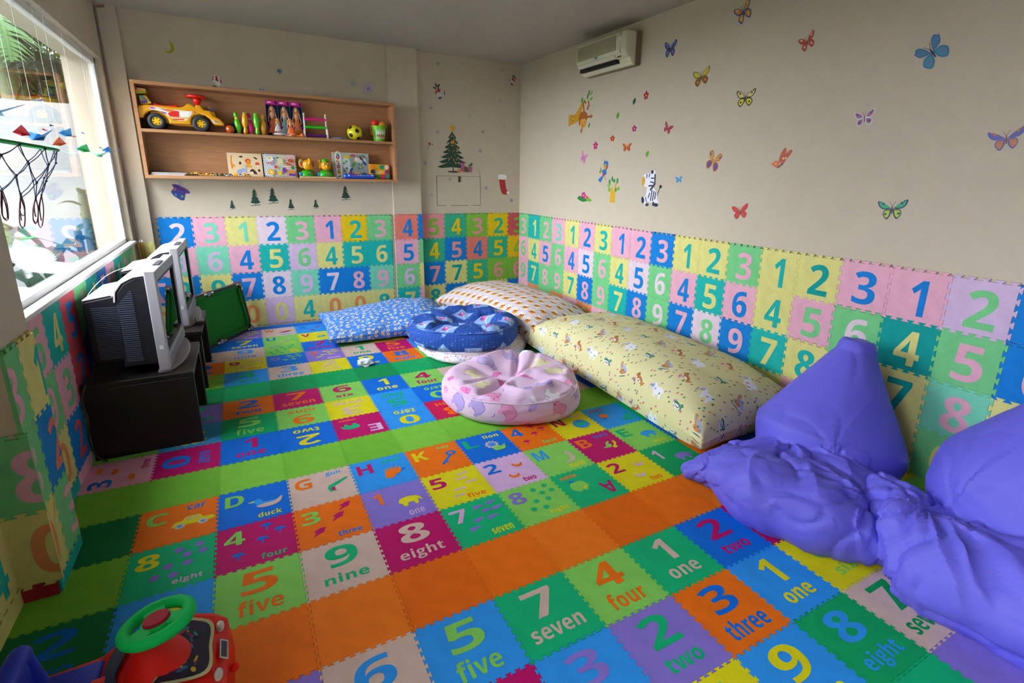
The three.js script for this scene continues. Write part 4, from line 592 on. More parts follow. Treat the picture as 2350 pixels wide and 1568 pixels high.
[[-1.236, 2.618, .131, .134, 25, ['#c88a2c', '#c8942c', '#43439c', '#241c28', '#d8c888'], 'blue-edged orange butterfly sticker highest on the right wall'],
 [-1.911, 2.518, .13, .12, 0, ['#4a5cb0', '#4c58a0', '#2c2450', '#241430', '#8898c8'], 'dark blue butterfly sticker beside the air conditioner'],
 [-0.735, 2.341, .10, .095, 22, ['#b85038', '#b4583c', '#9c3a2c', '#3a1c18', '#f0c8a8'], 'reddish butterfly sticker with pale dots, high on the wall'],
 [-0.041, 2.160, .15, .14, 40, ['#3f7ca4', '#3c8aa4', '#2c6c9c', '#1c2434', '#6a68a8'], 'blue long-tailed butterfly sticker near the upper right corner', 1],
 [-1.558, 2.264, .16, .12, 8, ['#c8b820', '#9c4a1c', '#6c601c', '#241c14', '#d8a828'], 'yellow and brown butterfly sticker right of the air conditioner'],
 [-1.140, 2.074, .152, .112, 0, ['#d8c878', '#d8cc1c', '#1c1c14', '#14140c', '#28240c'], 'black and yellow butterfly sticker with white-veined wings'],
 [-0.318, 1.878, .11, .085, 8, ['#a06a90', '#98608c', '#e0d4dc', '#4a2c3c', '#5c2c50'], 'purple butterfly sticker with a white outline'],
 [0.337, 1.736, .135, .10, 10, ['#6a64ac', '#c47c54', '#5c60b0', '#8c5450', '#c88454'], 'large blue and orange butterfly sticker at the right edge', 2],
 [-1.867, 1.931, .10, .08, -25, ['#a8324c', '#a8324c', '#a8324c', '#8a2038', null], 'small plain crimson butterfly sticker'],
 [-2.369, 1.805, .122, .074, 0, ['#cc5a14', '#cc5a14', '#b04c10', '#e0941c', null], 'small orange butterfly sticker above the parrot'],
 [-3.039, 1.735, .108, .109, -25, ['#d87cb4', '#d070ac', '#c468a0', '#2c7cb0', null], 'small pink butterfly sticker with a blue body'],
 [-1.695, 1.535, .072, .053, 8, ['#1c8cc4', '#1c84bc', '#3ca0d0', '#14608c', null], 'tiny bright blue butterfly sticker right of the zebra'],
 [-1.359, 1.668, .15, .14, -18, ['#c89038', '#6c4484', '#b0641c', '#c8b02c', '#5c3c78'], 'orange and purple butterfly sticker with slender wings', 1],
 [-1.071, 1.323, .133, .101, 12, ['#cc2c1c', '#c8301c', '#a8201c', '#4a1814', null], 'plain red butterfly sticker just above the foam tiles'],
 [-0.085, 1.398, .148, .109, 6, ['#28a878', '#b4c83c', '#1c2c4c', '#283428', '#1c4c5c'], 'green and black swallowtail butterfly sticker lowest at right', 2],
].forEach(([z, y, w, h, t, c, label, sh]) => sticker('right', z, y, w, h, t, butterfly(...c, sh ?? 0), label, BF, RB));
sticker('right', -0.813, 1.675, .165, .129, 0, [['#b8502c', [spl([[-0.1, -0.5], [0.0, 0.3], [0.3, 0.98], [0.5, 0.7], [0.3, -0.1]]), spl([[0.1, -0.5], [0.4, 0.3], [0.8, 0.8], [0.98, 0.6], [0.6, -0.1], [0.3, -0.6]])]], ['#d86a3c', spl([[-0.95, -0.35], [-0.7, -0.5], [-0.3, -0.2], [0.05, -0.45], [-0.1, -0.9], [-0.5, -0.7]])], ['#f0d890', [ell(0.3, 0.0, 0.09), ell(0.52, 0.02, 0.09), ell(-0.3, -0.5, 0.07)]], ['#3a1c14', strip(-0.1, -0.9, 0.35, -0.5, 0.12)]], 'orange side-view butterfly sticker with folded wings', BF, RB);
const petal = (c) => [[c, [...Array(5)].map((_, k) => { const t = k * 1.2566 + 1.57; return ell(0.55 * Math.cos(t), 0.55 * Math.sin(t), 0.44, 0.34, t, 14); })], ['#f0d020', ell(0, 0, 0.2)]];
[[-2.160, 2.209, .066, .075, '#a8201c', 'dark red flower sticker highest of the four'], [-2.284, 1.956, .07, .058, '#b01c7c', 'magenta flower sticker left of the crimson butterfly'], [-2.585, 1.890, .072, .057, '#b8241c', 'small red flower sticker above the orange butterfly'], [-2.847, 1.839, .08, .08, '#c0187c', 'magenta flower sticker under the monkey']].forEach(([z, y, w, h, c, l]) => sticker('right', z, y, w, h, 0, petal(c), l, 'flower sticker', 'flower stickers'));
const leafP = (c) => [[c, spl([[-0.5, -0.95], [-0.9, 0.1], [-0.1, 0.9], [0.6, 0.95], [0.8, 0.2], [0.2, -0.6]])]];
[[-2.308, 2.177, '#14603c', 'dark green leaf sticker beside the highest red flower'], [-2.527, 2.080, '#5c9c24', 'light green leaf sticker right of the monkey'], [-2.090, 1.738, '#5ca41c', 'light green leaf sticker above the zebra']].forEach(([z, y, c, l]) => sticker('right', z, y, .046, .055, 0, leafP(c), l, 'leaf sticker', 'leaf stickers'));
const lf = (x, y, a, c = '#2c7c3c') => [c, ell(x, y, 0.13, 0.06, a, 12)];
sticker('right', -3.133, 2.149, .42, .369, 0, [['#c8901c', [poly([[-1, -0.55], [-0.98, 0.05], [-0.45, 0.02], [-0.1, 0.35], [0.1, 0.62], [0.35, 0.62], [0.1, 0.2], [0.05, -0.3], [-0.4, -0.42]])]], ['#a8741c', [ell(-0.6, -0.18, 0.16, 0.12)]], ['#d8a428', ell(-0.6, -0.18, 0.1, 0.07)], lf(0.1, 0.7, 1.2), lf(0.25, 0.62, 0.8, '#6cac34'), lf(0.65, 0.98, 1.4), lf(0.85, 0.95, 1.0, '#6cac34'), lf(0.55, 0.8, 1.5), lf(0.85, 0.66, 0.5, '#6cac34'), ['#a85a1c', [strip(0.3, 0.1, 0.2, 0.55, 0.12), strip(0.55, 0.15, 0.7, 0.4, 0.12), strip(0.7, 0.4, 0.62, 0.6, 0.1), ell(0.25, -0.2, 0.36, 0.32), strip(0.5, -0.2, 0.9, -0.2, 0.1), star(0.92, -0.2, 5, 0.14, 0.06), strip(0.25, -0.6, 0.15, -0.85, 0.1), star(0.15, -0.88, 5, 0.14, 0.06), ell(-0.02, -0.45, 0.08, 0.12), strip(0.45, 0.5, 0.3, 0.62, 0.1)]], ['#d89c3c', [ell(0.28, -0.5, 0.27, 0.24), ell(0.18, -0.38, 0.14, 0.12), ell(0.38, -0.38, 0.14, 0.12)]], ['#4a2c14', [ell(0.2, -0.45, 0.025, 0.03), ell(0.38, -0.45, 0.025, 0.03), strip(0.2, -0.6, 0.36, -0.6, 0.03)]], lf(0.78, -0.64, 1.2)], 'cartoon monkey hanging from a sideways tree trunk sticker', 'monkey sticker');
sticker('right', -2.692, 1.604, .18, .232, 0, [['#6a8c3c', [ell(-0.55, 0.05, 0.12, 0.25), ell(-0.7, -0.1, 0.1, 0.12)]], ['#b08848', strip(-0.5, 0.1, 0.5, -0.75, 0.1)], ['#1c6cb8', [spl([[0.1, 0.98], [0.15, 0.75], [0.6, 0.75], [0.7, 0.4], [0.5, 0.1], [0.1, 0.1], [-0.1, 0.5]]), spl([[-0.3, 0.05], [0.3, 0.1], [0.5, -0.2], [0.2, -0.35], [-0.2, -0.2]]), poly([[-0.1, -0.35], [0.1, -0.35], [-0.5, -0.98], [-0.95, -0.7]])]], ['#e0a828', ell(0.2, 0.35, 0.2, 0.22)], ['#141414', ell(0.22, 0.38, 0.05, 0.06)], ['#c82430', [ell(0.5, 0.25, 0.15, 0.12), ell(0.0, -0.32, 0.22, 0.09)]]], 'blue parrot sticker perched on a twig', 'parrot sticker');
sticker('right', -2.528, 1.439, .211, .244, 0, [['#d8a81c', poly([[-0.45, -1], [-0.4, 0.05], [-0.2, 0.15], [-0.02, -0.15], [0.1, 0.1], [0.2, 0.4], [0.5, 0.6], [0.4, 0.3], [0.3, -0.1], [0.28, -1]])], ['#2c8c3c', [ell(-0.6, 0.5, 0.13, 0.24, 0.3), ell(-0.25, 0.75, 0.13, 0.2), ell(0.5, 0.62, 0.13, 0.22), ell(0.35, -0.05, 0.12, 0.15), ell(0.05, 0.62, 0.16, 0.14)]], ['#7cb83c', [ell(-0.7, 0.25, 0.2, 0.14), ell(-0.6, -0.05, 0.2, 0.16), ell(0.7, 0.05, 0.2, 0.16)]]], 'yellow cartoon tree sticker below the parrot', 'tree sticker');
sticker('right', -2.008, 1.460, .261, .300, 0, [['#e8e8f0', [spl([[-0.95, 0.4], [-0.8, 0.75], [-0.2, 0.85], [0.1, 0.9], [0.25, 0.4], [-0.05, 0.05], [-0.7, 0.1]]), spl([[-0.35, 0.2], [0.1, 0.1], [0.4, -0.1], [0.6, -0.4], [0.5, -0.7], [-0.2, -0.75], [-0.5, -0.4]]), ell(-0.55, -0.68, 0.3, 0.22), ell(0.45, -0.75, 0.3, 0.2), spl([[0.0, 0.8], [0.2, 0.98], [0.28, 0.7]])]], ['#d8a01c', ell(-0.82, 0.38, 0.16, 0.26)], ['#1c2444', [ell(-0.02, 0.88, 0.12, 0.1), strip(0.26, 0.78, 0.3, 0.2, 0.12), strip(0.3, 0.25, -0.1, -0.12, 0.14), strip(-0.5, 0.55, -0.52, 0.78, 0.08), strip(-0.3, 0.6, -0.25, 0.82, 0.08), strip(-0.1, 0.55, 0.2, 0.55, 0.07), strip(-0.15, 0.35, 0.22, 0.3, 0.07), strip(-0.3, 0.12, 0.1, 0.15, 0.08), strip(0.0, -0.7, 0.1, -0.1, 0.09), strip(0.2, -0.7, 0.28, -0.15, 0.09), strip(0.4, -0.6, 0.44, -0.2, 0.09), strip(-0.25, -0.55, -0.1, -0.25, 0.08), ell(-0.75, -0.68, 0.14, 0.2, 0.4), ell(-0.3, -0.92, 0.16, 0.09), ell(0.55, -0.9, 0.22, 0.1), ell(0.3, -0.85, 0.1, 0.12), ell(0.86, 0.1, 0.12, 0.09), strip(0.6, -0.4, 0.8, 0.05, 0.05), strip(-0.5, -0.5, -0.35, -0.8, 0.07), ell(-0.7, 0.45, 0.03, 0.03)]]], 'black and white cartoon zebra sticker', 'zebra sticker');
sticker('right', -2.999, 1.346, .264, .10, 0, [['#1c7c38', spl([[-0.98, -0.3], [-0.7, 0.2], [-0.3, 0.1], [0.2, -0.2], [0.4, -0.6], [-0.1, -0.9], [-0.6, -0.7]])], ['#6cac2c', spl([[0.3, -0.4], [0.6, 0.0], [0.98, -0.4], [0.9, -0.7], [0.5, -0.8]])], ['#c81c84', [...Array(5)].map((_, k) => ell(-0.1 + 0.2 * Math.cos(k * 1.257), 0.4 + 0.4 * Math.sin(k * 1.257), 0.14, 0.26, 0, 10))], ['#f0d020', ell(-0.1, 0.4, 0.08, 0.14)], ['#d8301c', spl([[0.25, -0.2], [0.2, 0.4], [0.35, 0.2], [0.5, 0.35], [0.5, -0.2]])]], 'small flower clump sticker lowest at the left of the right wall', 'flower sticker');
// back wall
sticker('back', -0.144, 2.547, .09, .104, 0, [['#a8a018', spl([[0.1, 1], [0.8, 0.5], [0.95, -0.2], [0.5, -0.85], [-0.2, -1], [-0.95, -0.7], [-0.1, -0.75], [0.35, -0.3], [0.4, 0.3]], 30)]], 'yellow crescent moon sticker above the shelf', 'moon sticker');
sticker('back', 0.186, 2.292, .08, .13, 0, [['#e8e4e4', spl([[-0.9, 0.3], [-0.5, 0.9], [0.2, 0.95], [0.9, 0.4], [0.85, -0.1], [0.3, -0.4], [-0.4, -0.1]])], ['#a01c2c', [poly([[-0.9, 0.3], [-0.6, 0.8], [-0.4, 0.9], [-0.7, 0.25]]), poly([[-0.25, 0.3], [-0.1, 0.92], [0.2, 0.9], [0.35, 0.15]]), poly([[0.7, 0.0], [0.6, 0.65], [0.95, 0.3], [0.9, -0.1]])]], ['#1c5c34', poly([[-0.95, -0.4], [-0.2, -0.4], [0.2, -0.95], [-0.95, -0.95]])]], 'red and white parachute sticker on the shelf top edge', 'parachute sticker');
sticker('back', 0.710, 2.448, .058, .061, 180, [['#1c7cb4', star(0, 0, 5, 1, 0.42)]], 'blue star sticker above the shelf', 'star sticker');
sticker('back', 0.542, 2.262, .05, .05, 0, [['#3c84c4', [star(-0.45, 0.3, 4, 0.6, 0.2), star(0.45, 0.3, 4, 0.6, 0.2)]]], 'tiny blue star pair sticker at the shelf top edge', 'star sticker');
sticker('back', 1.377, 2.413, .085, .088, 0, [['#b8b8b4', ell(0, 0, 1, 1, 0, 30)], ['#a4b0a0', star(0, 0, 16, 0.85, 0.7)], ['#b8b8b4', ell(0, 0, 0.6)], ['#6c9c58', ell(0, 0, 0.32)], ['#c8ccb8', ell(0, 0, 0.16)]], 'pale grey round sticker with a green centre', 'round sticker');
sticker('back', 1.525, 2.374, .114, .125, 0, [['#b4b0bc', star(0, 0, 28, 1, 0.9)], ['#c8c4c8', ell(0, 0, 0.72, 0.72, 0, 30)], ['#988ca8', star(0, 0, 22, 0.66, 0.54)], ['#c4bcc8', ell(0, 0, 0.48, 0.48, 0, 24)], ['#7c5c90', ell(0, 0, 0.26)], ['#e0d8e0', ell(0, 0, 0.08)]], 'lilac round lace-like sticker right of the grey one', 'round sticker');
sticker('back', -0.209, 1.337, .17, .18, 0, [['#2c3484', poly([[-0.9, -0.1], [-0.5, 0.4], [0.45, -0.1], [0.2, -0.95], [-0.1, -0.95], [-0.7, -0.5]])], ['#5c2c90', ell(0.05, 0.2, 0.85, 0.28, -0.5)], ['#3c246c', ell(0.0, 0.26, 0.55, 0.16, -0.5)], ['#e0602c', poly([[-0.58, 0.2], [-0.4, 0.25], [-0.42, 0.05], [-0.62, 0.0]])], ['#2c90d0', star(-0.5, -0.38, 5, 0.16, 0.07)], ['#3cb034', star(0.05, -0.55, 5, 0.18, 0.08)], ['#8c78a0', [strip(0.0, 0.35, -0.05, 0.98, 0.03), strip(0.05, 0.35, 0.2, 0.95, 0.03), strip(0.1, 0.3, 0.35, 0.7, 0.03), strip(0.2, 0.25, 0.7, 0.5, 0.03), strip(0.3, 0.2, 0.98, 0.2, 0.03)]], ['#3c9ccc', strip(0.02, 0.4, 0.1, 0.98, 0.04)]], 'purple and blue magician hat sticker under the shelf', 'hat sticker');
const fir = [['#1c4434', [poly([[-0.5, 0.5], [0, 1], [0.45, 0.52], [0.2, 0.55]]), poly([[-0.6, 0.15], [-0.05, 0.7], [0.6, 0.18], [0.1, 0.28]]), poly([[-0.8, -0.25], [-0.1, 0.4], [0.75, -0.2], [0.1, -0.1]]), poly([[-0.95, -0.62], [-0.2, 0.1], [0.2, 0.1], [0.98, -0.6], [0.3, -0.72], [-0.4, -0.7]]), strip(0, -0.9, 0, 0.6, 0.12)]], ['#34505c', [strip(-0.95, -0.95, 0.98, -0.85, 0.08)]]];
[[.186, 1.211, .051, .09, 'smallest dark fir tree sticker, leftmost of the six'], [.385, 1.281, .09, .166, 'tall dark fir tree sticker, second from the left'], [.543, 1.298, .093, .159, 'tall dark fir tree sticker, third from the left'], [.699, 1.214, .064, .112, 'small dark fir tree sticker, fourth from the left'], [.932, 1.217, .058, .096, 'small dark fir tree sticker, fifth from the left'], [1.230, 1.328, .096, .151, 'dark fir tree sticker, rightmost of the six']].forEach(([x, y, w, h, l]) => sticker('back', x, y, w, h, 0, fir, l, 'tree sticker', 'fir tree stickers under the shelf'));
// recess right of the pillar
const bell = [['#c8c8cc', [spl([[-0.3, 0.0], [0.0, 0.15], [0.3, -0.3], [0.5, -0.75], [0.1, -0.98], [-0.35, -0.85]]), spl([[0.3, 0.3], [0.5, 0.2], [0.95, 0.2], [0.95, -0.4], [0.6, -0.4]])]], ['#4a5054', [ell(0.1, -0.82, 0.34, 0.15, 0.3), ell(0.85, -0.1, 0.1, 0.36, 0.1)]], ['#a0201c', [star(-0.1, 0.15, 5, 0.45, 0.18), poly([[-0.7, 0.0], [-0.3, 0.1], [-0.6, -0.5]]), ell(-0.15, 0.35, 0.14)]], ['#143c2c', [ell(-0.5, 0.75, 0.14, 0.3, 0.5), ell(-0.1, 0.72, 0.13, 0.3, -0.6), ell(-0.75, 0.4, 0.28, 0.12, -0.3)]]];
sticker('recess', 2.291, 2.420, .14, .16, 0, bell, 'larger silver bells sticker with red bow and holly', 'bell sticker', 'bell stickers');
sticker('recess', 3.188, 2.628, .10, .113, 0, bell.map(([c, s]) => [c, s.map((q) => xf(q, (p) => V2(-p.x, p.y)))]), 'smaller silver bells sticker high in the corner', 'bell sticker', 'bell stickers');
const cane = [['#2c5c3c', [strip(-0.7, -0.95, 0.1, 0.3, 0.24), strip(0.1, 0.3, 0.6, 0.4, 0.22), strip(0.6, 0.4, 0.85, 0.0, 0.22)]], ['#e8e0d8', [strip(-0.5, -0.7, -0.35, -0.4, 0.24), strip(0.2, 0.35, 0.4, 0.4, 0.24)]], ['#a01c24', [star(-0.2, 0.4, 5, 0.5, 0.25)]]];
sticker('recess', 2.169, 1.854, .075, .079, 0, cane, 'candy cane sticker with red bow beside the pillar', 'candy cane sticker', 'candy cane stickers');
sticker('recess', 2.808, 2.026, .05, .058, 0, cane.map(([c, s]) => [c, s.map((q) => xf(q, (p) => V2(-p.x, p.y)))]), 'smaller candy cane sticker right of the christmas tree', 'candy cane sticker', 'candy cane stickers');
{
  const tiers = [], orn = { '#c82c24': [], '#e8901c': [], '#d8d0c8': [], '#2c6cb0': [], '#7cac34': [], '#d8b83c': [] }, keys = Object.keys(orn);
  for (let k = 0; k < 7; k++) { const y = 0.58 - k * 0.2, w = 0.24 + k * 0.115; for (const s of [-1, 1]) for (let q = 0; q < 3; q++) tiers.push(poly([[-0.28, y + 0.14], [-0.28 + s * w * (0.55 + 0.22 * q), y - 0.02 - q * 0.05], [-0.28 + s * w * (0.35 + 0.2 * q), y - 0.11 - q * 0.03], [-0.28, y - 0.12]])); }
  for (let k = 0; k < 60; k++) { const y = rr(-0.62, 0.6), w = (0.62 - y) * 0.45 + 0.08; orn[keys[k % 6]].push(ell(-0.28 + rr(-w, w), y, rr(0.02, 0.045), rr(0.014, 0.03), 0, 8)); }
  sticker('recess', 2.487, 1.823, .402, .533, 0, [['#3a3430', [strip(-0.28, -0.6, -0.24, -0.9, 0.06), ell(-0.2, -0.93, 0.4, 0.04)]], ['#1c4430', tiers], ...Object.entries(orn), ['#e87818', ell(-0.26, 0.28, 0.1, 0.06)], ['#d8a41c', star(-0.26, 0.84, 5, 0.2, 0.09)], ['#b05c8c', [poly([[0.18, -0.92], [0.42, -0.92], [0.42, -0.55], [0.22, -0.55]]), poly([[0.62, -0.94], [0.86, -0.94], [0.9, -0.7], [0.66, -0.72]])]], ['#3c6c34', [poly([[0.36, -0.93], [0.64, -0.93], [0.62, -0.74], [0.38, -0.72]]), ell(0.8, -0.62, 0.14, 0.05, 0.5)]], ['#c88c3c', [poly([[-0.02, -0.94], [0.2, -0.94], [0.18, -0.8], [0.0, -0.8]])]], ['#a82430', [poly([[0.44, -0.93], [0.52, -0.93], [0.52, -0.72], [0.44, -0.72]]), poly([[0.26, -0.6], [0.4, -0.5], [0.3, -0.45]])]]], 'decorated christmas tree sticker with gifts above the hatch', 'christmas sticker');
}
sticker('recess', 3.070, 1.439, .19, .232, 0, [['#b01c28', spl([[-0.5, 0.3], [-0.45, 0.9], [0.25, 0.92], [0.35, 0.2], [0.55, -0.5], [0.95, -0.7], [0.8, -0.98], [0.0, -0.95], [-0.3, -0.5]])], ['#f0ece8', spl([[-0.62, 0.55], [-0.6, 0.98], [0.4, 0.98], [0.42, 0.55]])], ['#e8e4e0', ell(0.75, -0.8, 0.22, 0.16)]], 'red and white christmas sticker right of the hatch', 'christmas sticker');
const flake = (n) => [['#9a9ca6', [...Array(n)].map((_, k) => { const t = k * Math.PI / n; return strip(-Math.cos(t), -Math.sin(t), Math.cos(t), Math.sin(t), n > 4 ? 0.22 : 0.16); }).concat(n > 4 ? [ell(0, 0, 0.72, 0.72, 0, 16)] : [])]];
[[2.283, 2.699, 6, 'beside the pillar top'], [2.565, 2.728, 3, 'nearest the ceiling in the middle'], [3.060, 2.727, 4, 'left of the corner bells, nearest the ceiling'], [2.587, 2.489, 3, 'right of the larger bells'], [2.190, 2.242, 6, 'below the larger bells by the pillar'], [2.646, 2.190, 4, 'above right of the tree star'], [3.029, 2.392, 4, 'below the corner bells'], [3.087, 2.116, 3, 'right of the small candy cane'], [2.260, 1.998, 6, 'left of the tree top'], [2.774, 1.821, 6, 'right of the middle of the tree'], [2.106, 1.664, 6, 'lower left beside the pillar'], [2.850, 1.398, 6, 'right of the hatch'], [2.173, 1.315, 4, 'left of the hatch'], [3.191, 1.253, 6, 'lowest, in the right corner']].forEach(([x, y, n, l]) => sticker('recess', x, y, .048, .048, 0, flake(n), 'grey snowflake sticker ' + l, 'snowflake sticker', 'snowflake stickers'));
sticker('hatch', 2.394, 1.490, .04, .04, 0, flake(6), 'grey snowflake sticker on the hatch panel', 'snowflake sticker', 'snowflake stickers');

{ // air conditioner
  const ac = thing('air_conditioner', 'cream split air conditioner high on the right wall', 'air conditioner', XR, 2.45, -2.62);
  const cream = mat('#dcd6bc', 0.45), Lz = 0.72;
  const prof = (p, len, b = 0.006) => extr(poly(p), len, b).translate(0, 0, -len / 2);
  mesh('rear_shell', rbox(0.062, 0.262, Lz, 0.012, -0.031, 0.134, 0), mat('#7c7058', 0.5), ac);
  mesh('cover', prof([[-0.055, 0.005], [-0.055, 0.262], [-0.145, 0.262], [-0.168, 0.250], [-0.176, 0.215], [-0.174, 0.115], [-0.160, 0.085], [-0.140, 0.060], [-0.118, 0.060], [-0.105, 0.025], [-0.085, 0.005]], Lz, 0.012), cream, ac);
  const gr = mesh('intake_grille', [rbx(-0.1795, -0.170, 0.120, 0.236, -0.335, 0.235, 0.003)], mat('#a49c7c', 0.6), ac);
  for (let k = 0; k < 12; k++) mesh('slat', rbx(-0.182, -0.178, 0.124 + k * 0.0092, 0.1285 + k * 0.0092, -0.333, 0.233, 0.001), mat('#b0a888', 0.5), gr);
  mesh('outlet', bx(-0.150, -0.100, 0.028, 0.058, -0.325, 0.215), mat('#14110c', 0.8), ac);
  mesh('louvre', [at(rbox(0.046, 0.006, 0.54, 0.002), -0.152, 0.070, -0.055, 0, 0, -0.75), at(rbox(0.036, 0.005, 0.54, 0.002), -0.118, 0.034, -0.055, 0, 0, -0.6)], cream, ac);
  mesh('badge', cyl(0.022, 0.022, 0.004, 0, 0, 0, 24).scale(1, 1, 0.5).rotateZ(Math.PI / 2).rotateX(Math.PI / 2).translate(-0.177, 0.108, -0.04), mat('#5c9cb4', 0.3), ac);
  mesh('display', at(rbox(0.004, 0.026, 0.05, 0.001), -0.150, 0.075, 0.262, 0, 0, -0.6), mat('#3c4a1c', 0.3), ac);
  mesh('panel_line', bx(-0.1755, -0.172, 0.09, 0.25, 0.296, 0.2985), mat('#6a6248', 0.8), ac);
}
// ---------- tables, televisions, pool table, hoop, cranes ----------
const blackWood = mat('#17120f', 0.45), silver = mat('#aaa6ac', 0.4), cream2 = mat('#d9d2d0', 0.45), darkP = mat('#1a1b24', 0.4), charcoal = mat('#1d1e26', 0.5);
{
  const t = thing('television_table', 'black low table with solid side under the nearer television', 'table', -0.33, 0, -2.16);
  mesh('tabletop', rbox(0.49, 0.03, 0.62, 0.003, 0, 0.415, 0), blackWood, t);
  mesh('side_panel', rbox(0.49, 0.40, 0.028, 0.003, 0, 0.2, 0.296), blackWood, t);
  mesh('back_panel', rbox(0.02, 0.34, 0.56, 0.003, -0.23, 0.23, 0), blackWood, t);
  for (const x of [-0.21, 0.208]) mesh('leg', rbox(0.062, 0.40, 0.05, 0.003, x, 0.2, -0.283), blackWood, t);
  const u = thing('television_table', 'black low table on four legs under the farther television', 'table', -0.33, 0, -3.065);
  mesh('tabletop', rbox(0.49, 0.03, 0.67, 0.003, 0, 0.415, 0), blackWood, u);
  for (const z of [-1, 1]) mesh('apron', rbox(0.43, 0.055, 0.02, 0.002, 0, 0.3725, z * 0.315), blackWood, u);
  for (const x of [-0.215, 0.213]) for (const z of [-0.308, 0.308]) mesh('leg', rbox(0.05, 0.40, 0.05, 0.003, x, 0.2, z), blackWood, u);
}
function television(label, x, y, z, turn) {
  const t = thing('television', label, 'television', x, y, z, turn, 'televisions by the window');
  const W = 0.70, H = 0.545, y0 = 0.02;
  const fr = poly([[-W / 2, 0], [W / 2, 0], [W / 2, H], [-W / 2, H]]); fr.holes.push(new THREE.Path([V2(-W / 2 + 0.05, 0.085), V2(-W / 2 + 0.05, H - 0.055), V2(W / 2 - 0.05, H - 0.055), V2(W / 2 - 0.05, 0.085)]));
  const bez = mesh('bezel', extr(fr, 0.05, 0.005).rotateY(Math.PI / 2).translate(-0.05, y0, 0), silver, t);
  mesh('inner_rim', [bx(-0.022, -0.004, y0 + 0.085, y0 + 0.1, -0.3, 0.3), bx(-0.022, -0.004, y0 + H - 0.07, y0 + H - 0.055, -0.3, 0.3), bx(-0.022, -0.004, y0 + 0.085, y0 + H - 0.055, -0.3, -0.288), bx(-0.022, -0.004, y0 + 0.085, y0 + H - 0.055, 0.288, 0.3)], charcoal, bez);
  mesh('screen', rbox(0.012, H - 0.15, W - 0.105, 0.004, -0.018, y0 + 0.085 + (H - 0.14) / 2, 0), mat('#06080a', 0.02, { clearcoat: 1, clearcoatRoughness: 0.0, ior: 1.8 }), t);
  mesh('power_button', box(0.018, 0.022, 0.003, -0.024, y0 + 0.13, W / 2 + 0.001), cream2, bez);
  mesh('speaker_strip', bx(-0.002, 0.001, y0 + 0.012, y0 + 0.06, -0.30, 0.30), mat('#8e8c94', 0.5), bez);
  mesh('handle_strip', rbx(-0.04, -0.012, y0 + H - 0.001, y0 + H + 0.006, -0.05, 0.12, 0.002), mat('#4a4852', 0.4), bez);
  // rounded housing behind the bezel, darker sides, pale top
  const arch = [[-0.048, 0.03], [-0.048, 0.52], [-0.10, 0.512], [-0.15, 0.485], [-0.182, 0.44], [-0.19, 0.39], [-0.205, 0.03]];
  mesh('housing', extr(poly(arch), 0.64, 0.008).translate(0, y0, -0.32), darkP, t);
  const topP = [[-0.048, 0.521], [-0.10, 0.514], [-0.152, 0.487], [-0.185, 0.442], [-0.193, 0.39], [-0.200, 0.39], [-0.193, 0.446], [-0.158, 0.494], [-0.104, 0.522], [-0.048, 0.529]];
  const top = mesh('top_shell', extr(poly(topP), 0.648, 0.002).translate(0, y0, -0.324), cream2, t);
  for (let k = 0; k < 9; k++) { const a = 0.15 + k * 0.16, cx = -0.118, cy = 0.412; mesh('rib', rod([cx - 0.086 * Math.sin(a), y0 + cy + 0.098 * Math.cos(a), -0.318], [cx - 0.086 * Math.sin(a), y0 + cy + 0.098 * Math.cos(a), 0.318], 0.005, 8), cream2, top); }
  mesh('rear_box', extr(poly([[-0.18, 0.03], [-0.18, 0.415], [-0.345, 0.385], [-0.355, 0.37], [-0.355, 0.06], [-0.34, 0.03]]), 0.46, 0.01).translate(0, y0, -0.23), darkP, t);
  mesh('rear_cover', extr(poly([[-0.188, 0.416], [-0.345, 0.388], [-0.35, 0.394], [-0.188, 0.424]]), 0.46, 0.002).translate(0, y0, -0.23), cream2, t);
  const v = []; for (let k = 0; k < 34; k++) { const y = y0 + 0.06 + k * 0.0115, r = Math.max(0, (k - 27) * 0.010); v.push(bx(-0.188 + r, -0.118, y, y + 0.005, 0.318, 0.3225)); }
  for (let k = 0; k < 28; k++) { const y = y0 + 0.06 + k * 0.0105; v.push(bx(-0.32, -0.21, y, y + 0.004, 0.228, 0.2325)); }
  tag(mesh('vent_slots', join(v), mat('#4c5468', 0.4), t), '', '', '', 'stuff');
  mesh('side_slot', bx(-0.10, -0.055, y0 + 0.40, y0 + 0.425, 0.3185, 0.3215), charcoal, t);
  const base = new THREE.Shape(); base.moveTo(-0.06, -0.335); base.lineTo(-0.01, -0.335); base.quadraticCurveTo(0.05, -0.24, 0.055, 0); base.quadraticCurveTo(0.05, 0.24, -0.01, 0.335); base.lineTo(-0.06, 0.335);
  mesh('foot', extr(base, 0.018, 0.004, 12).rotateX(-Math.PI / 2), silver, t);
  return t;
}
television('nearer silver television standing on the solid-sided black table', -0.178, 0.43, -2.235, -0.03);
television('farther silver television closer to the back wall', -0.158, 0.43, -3.2, -0.01);
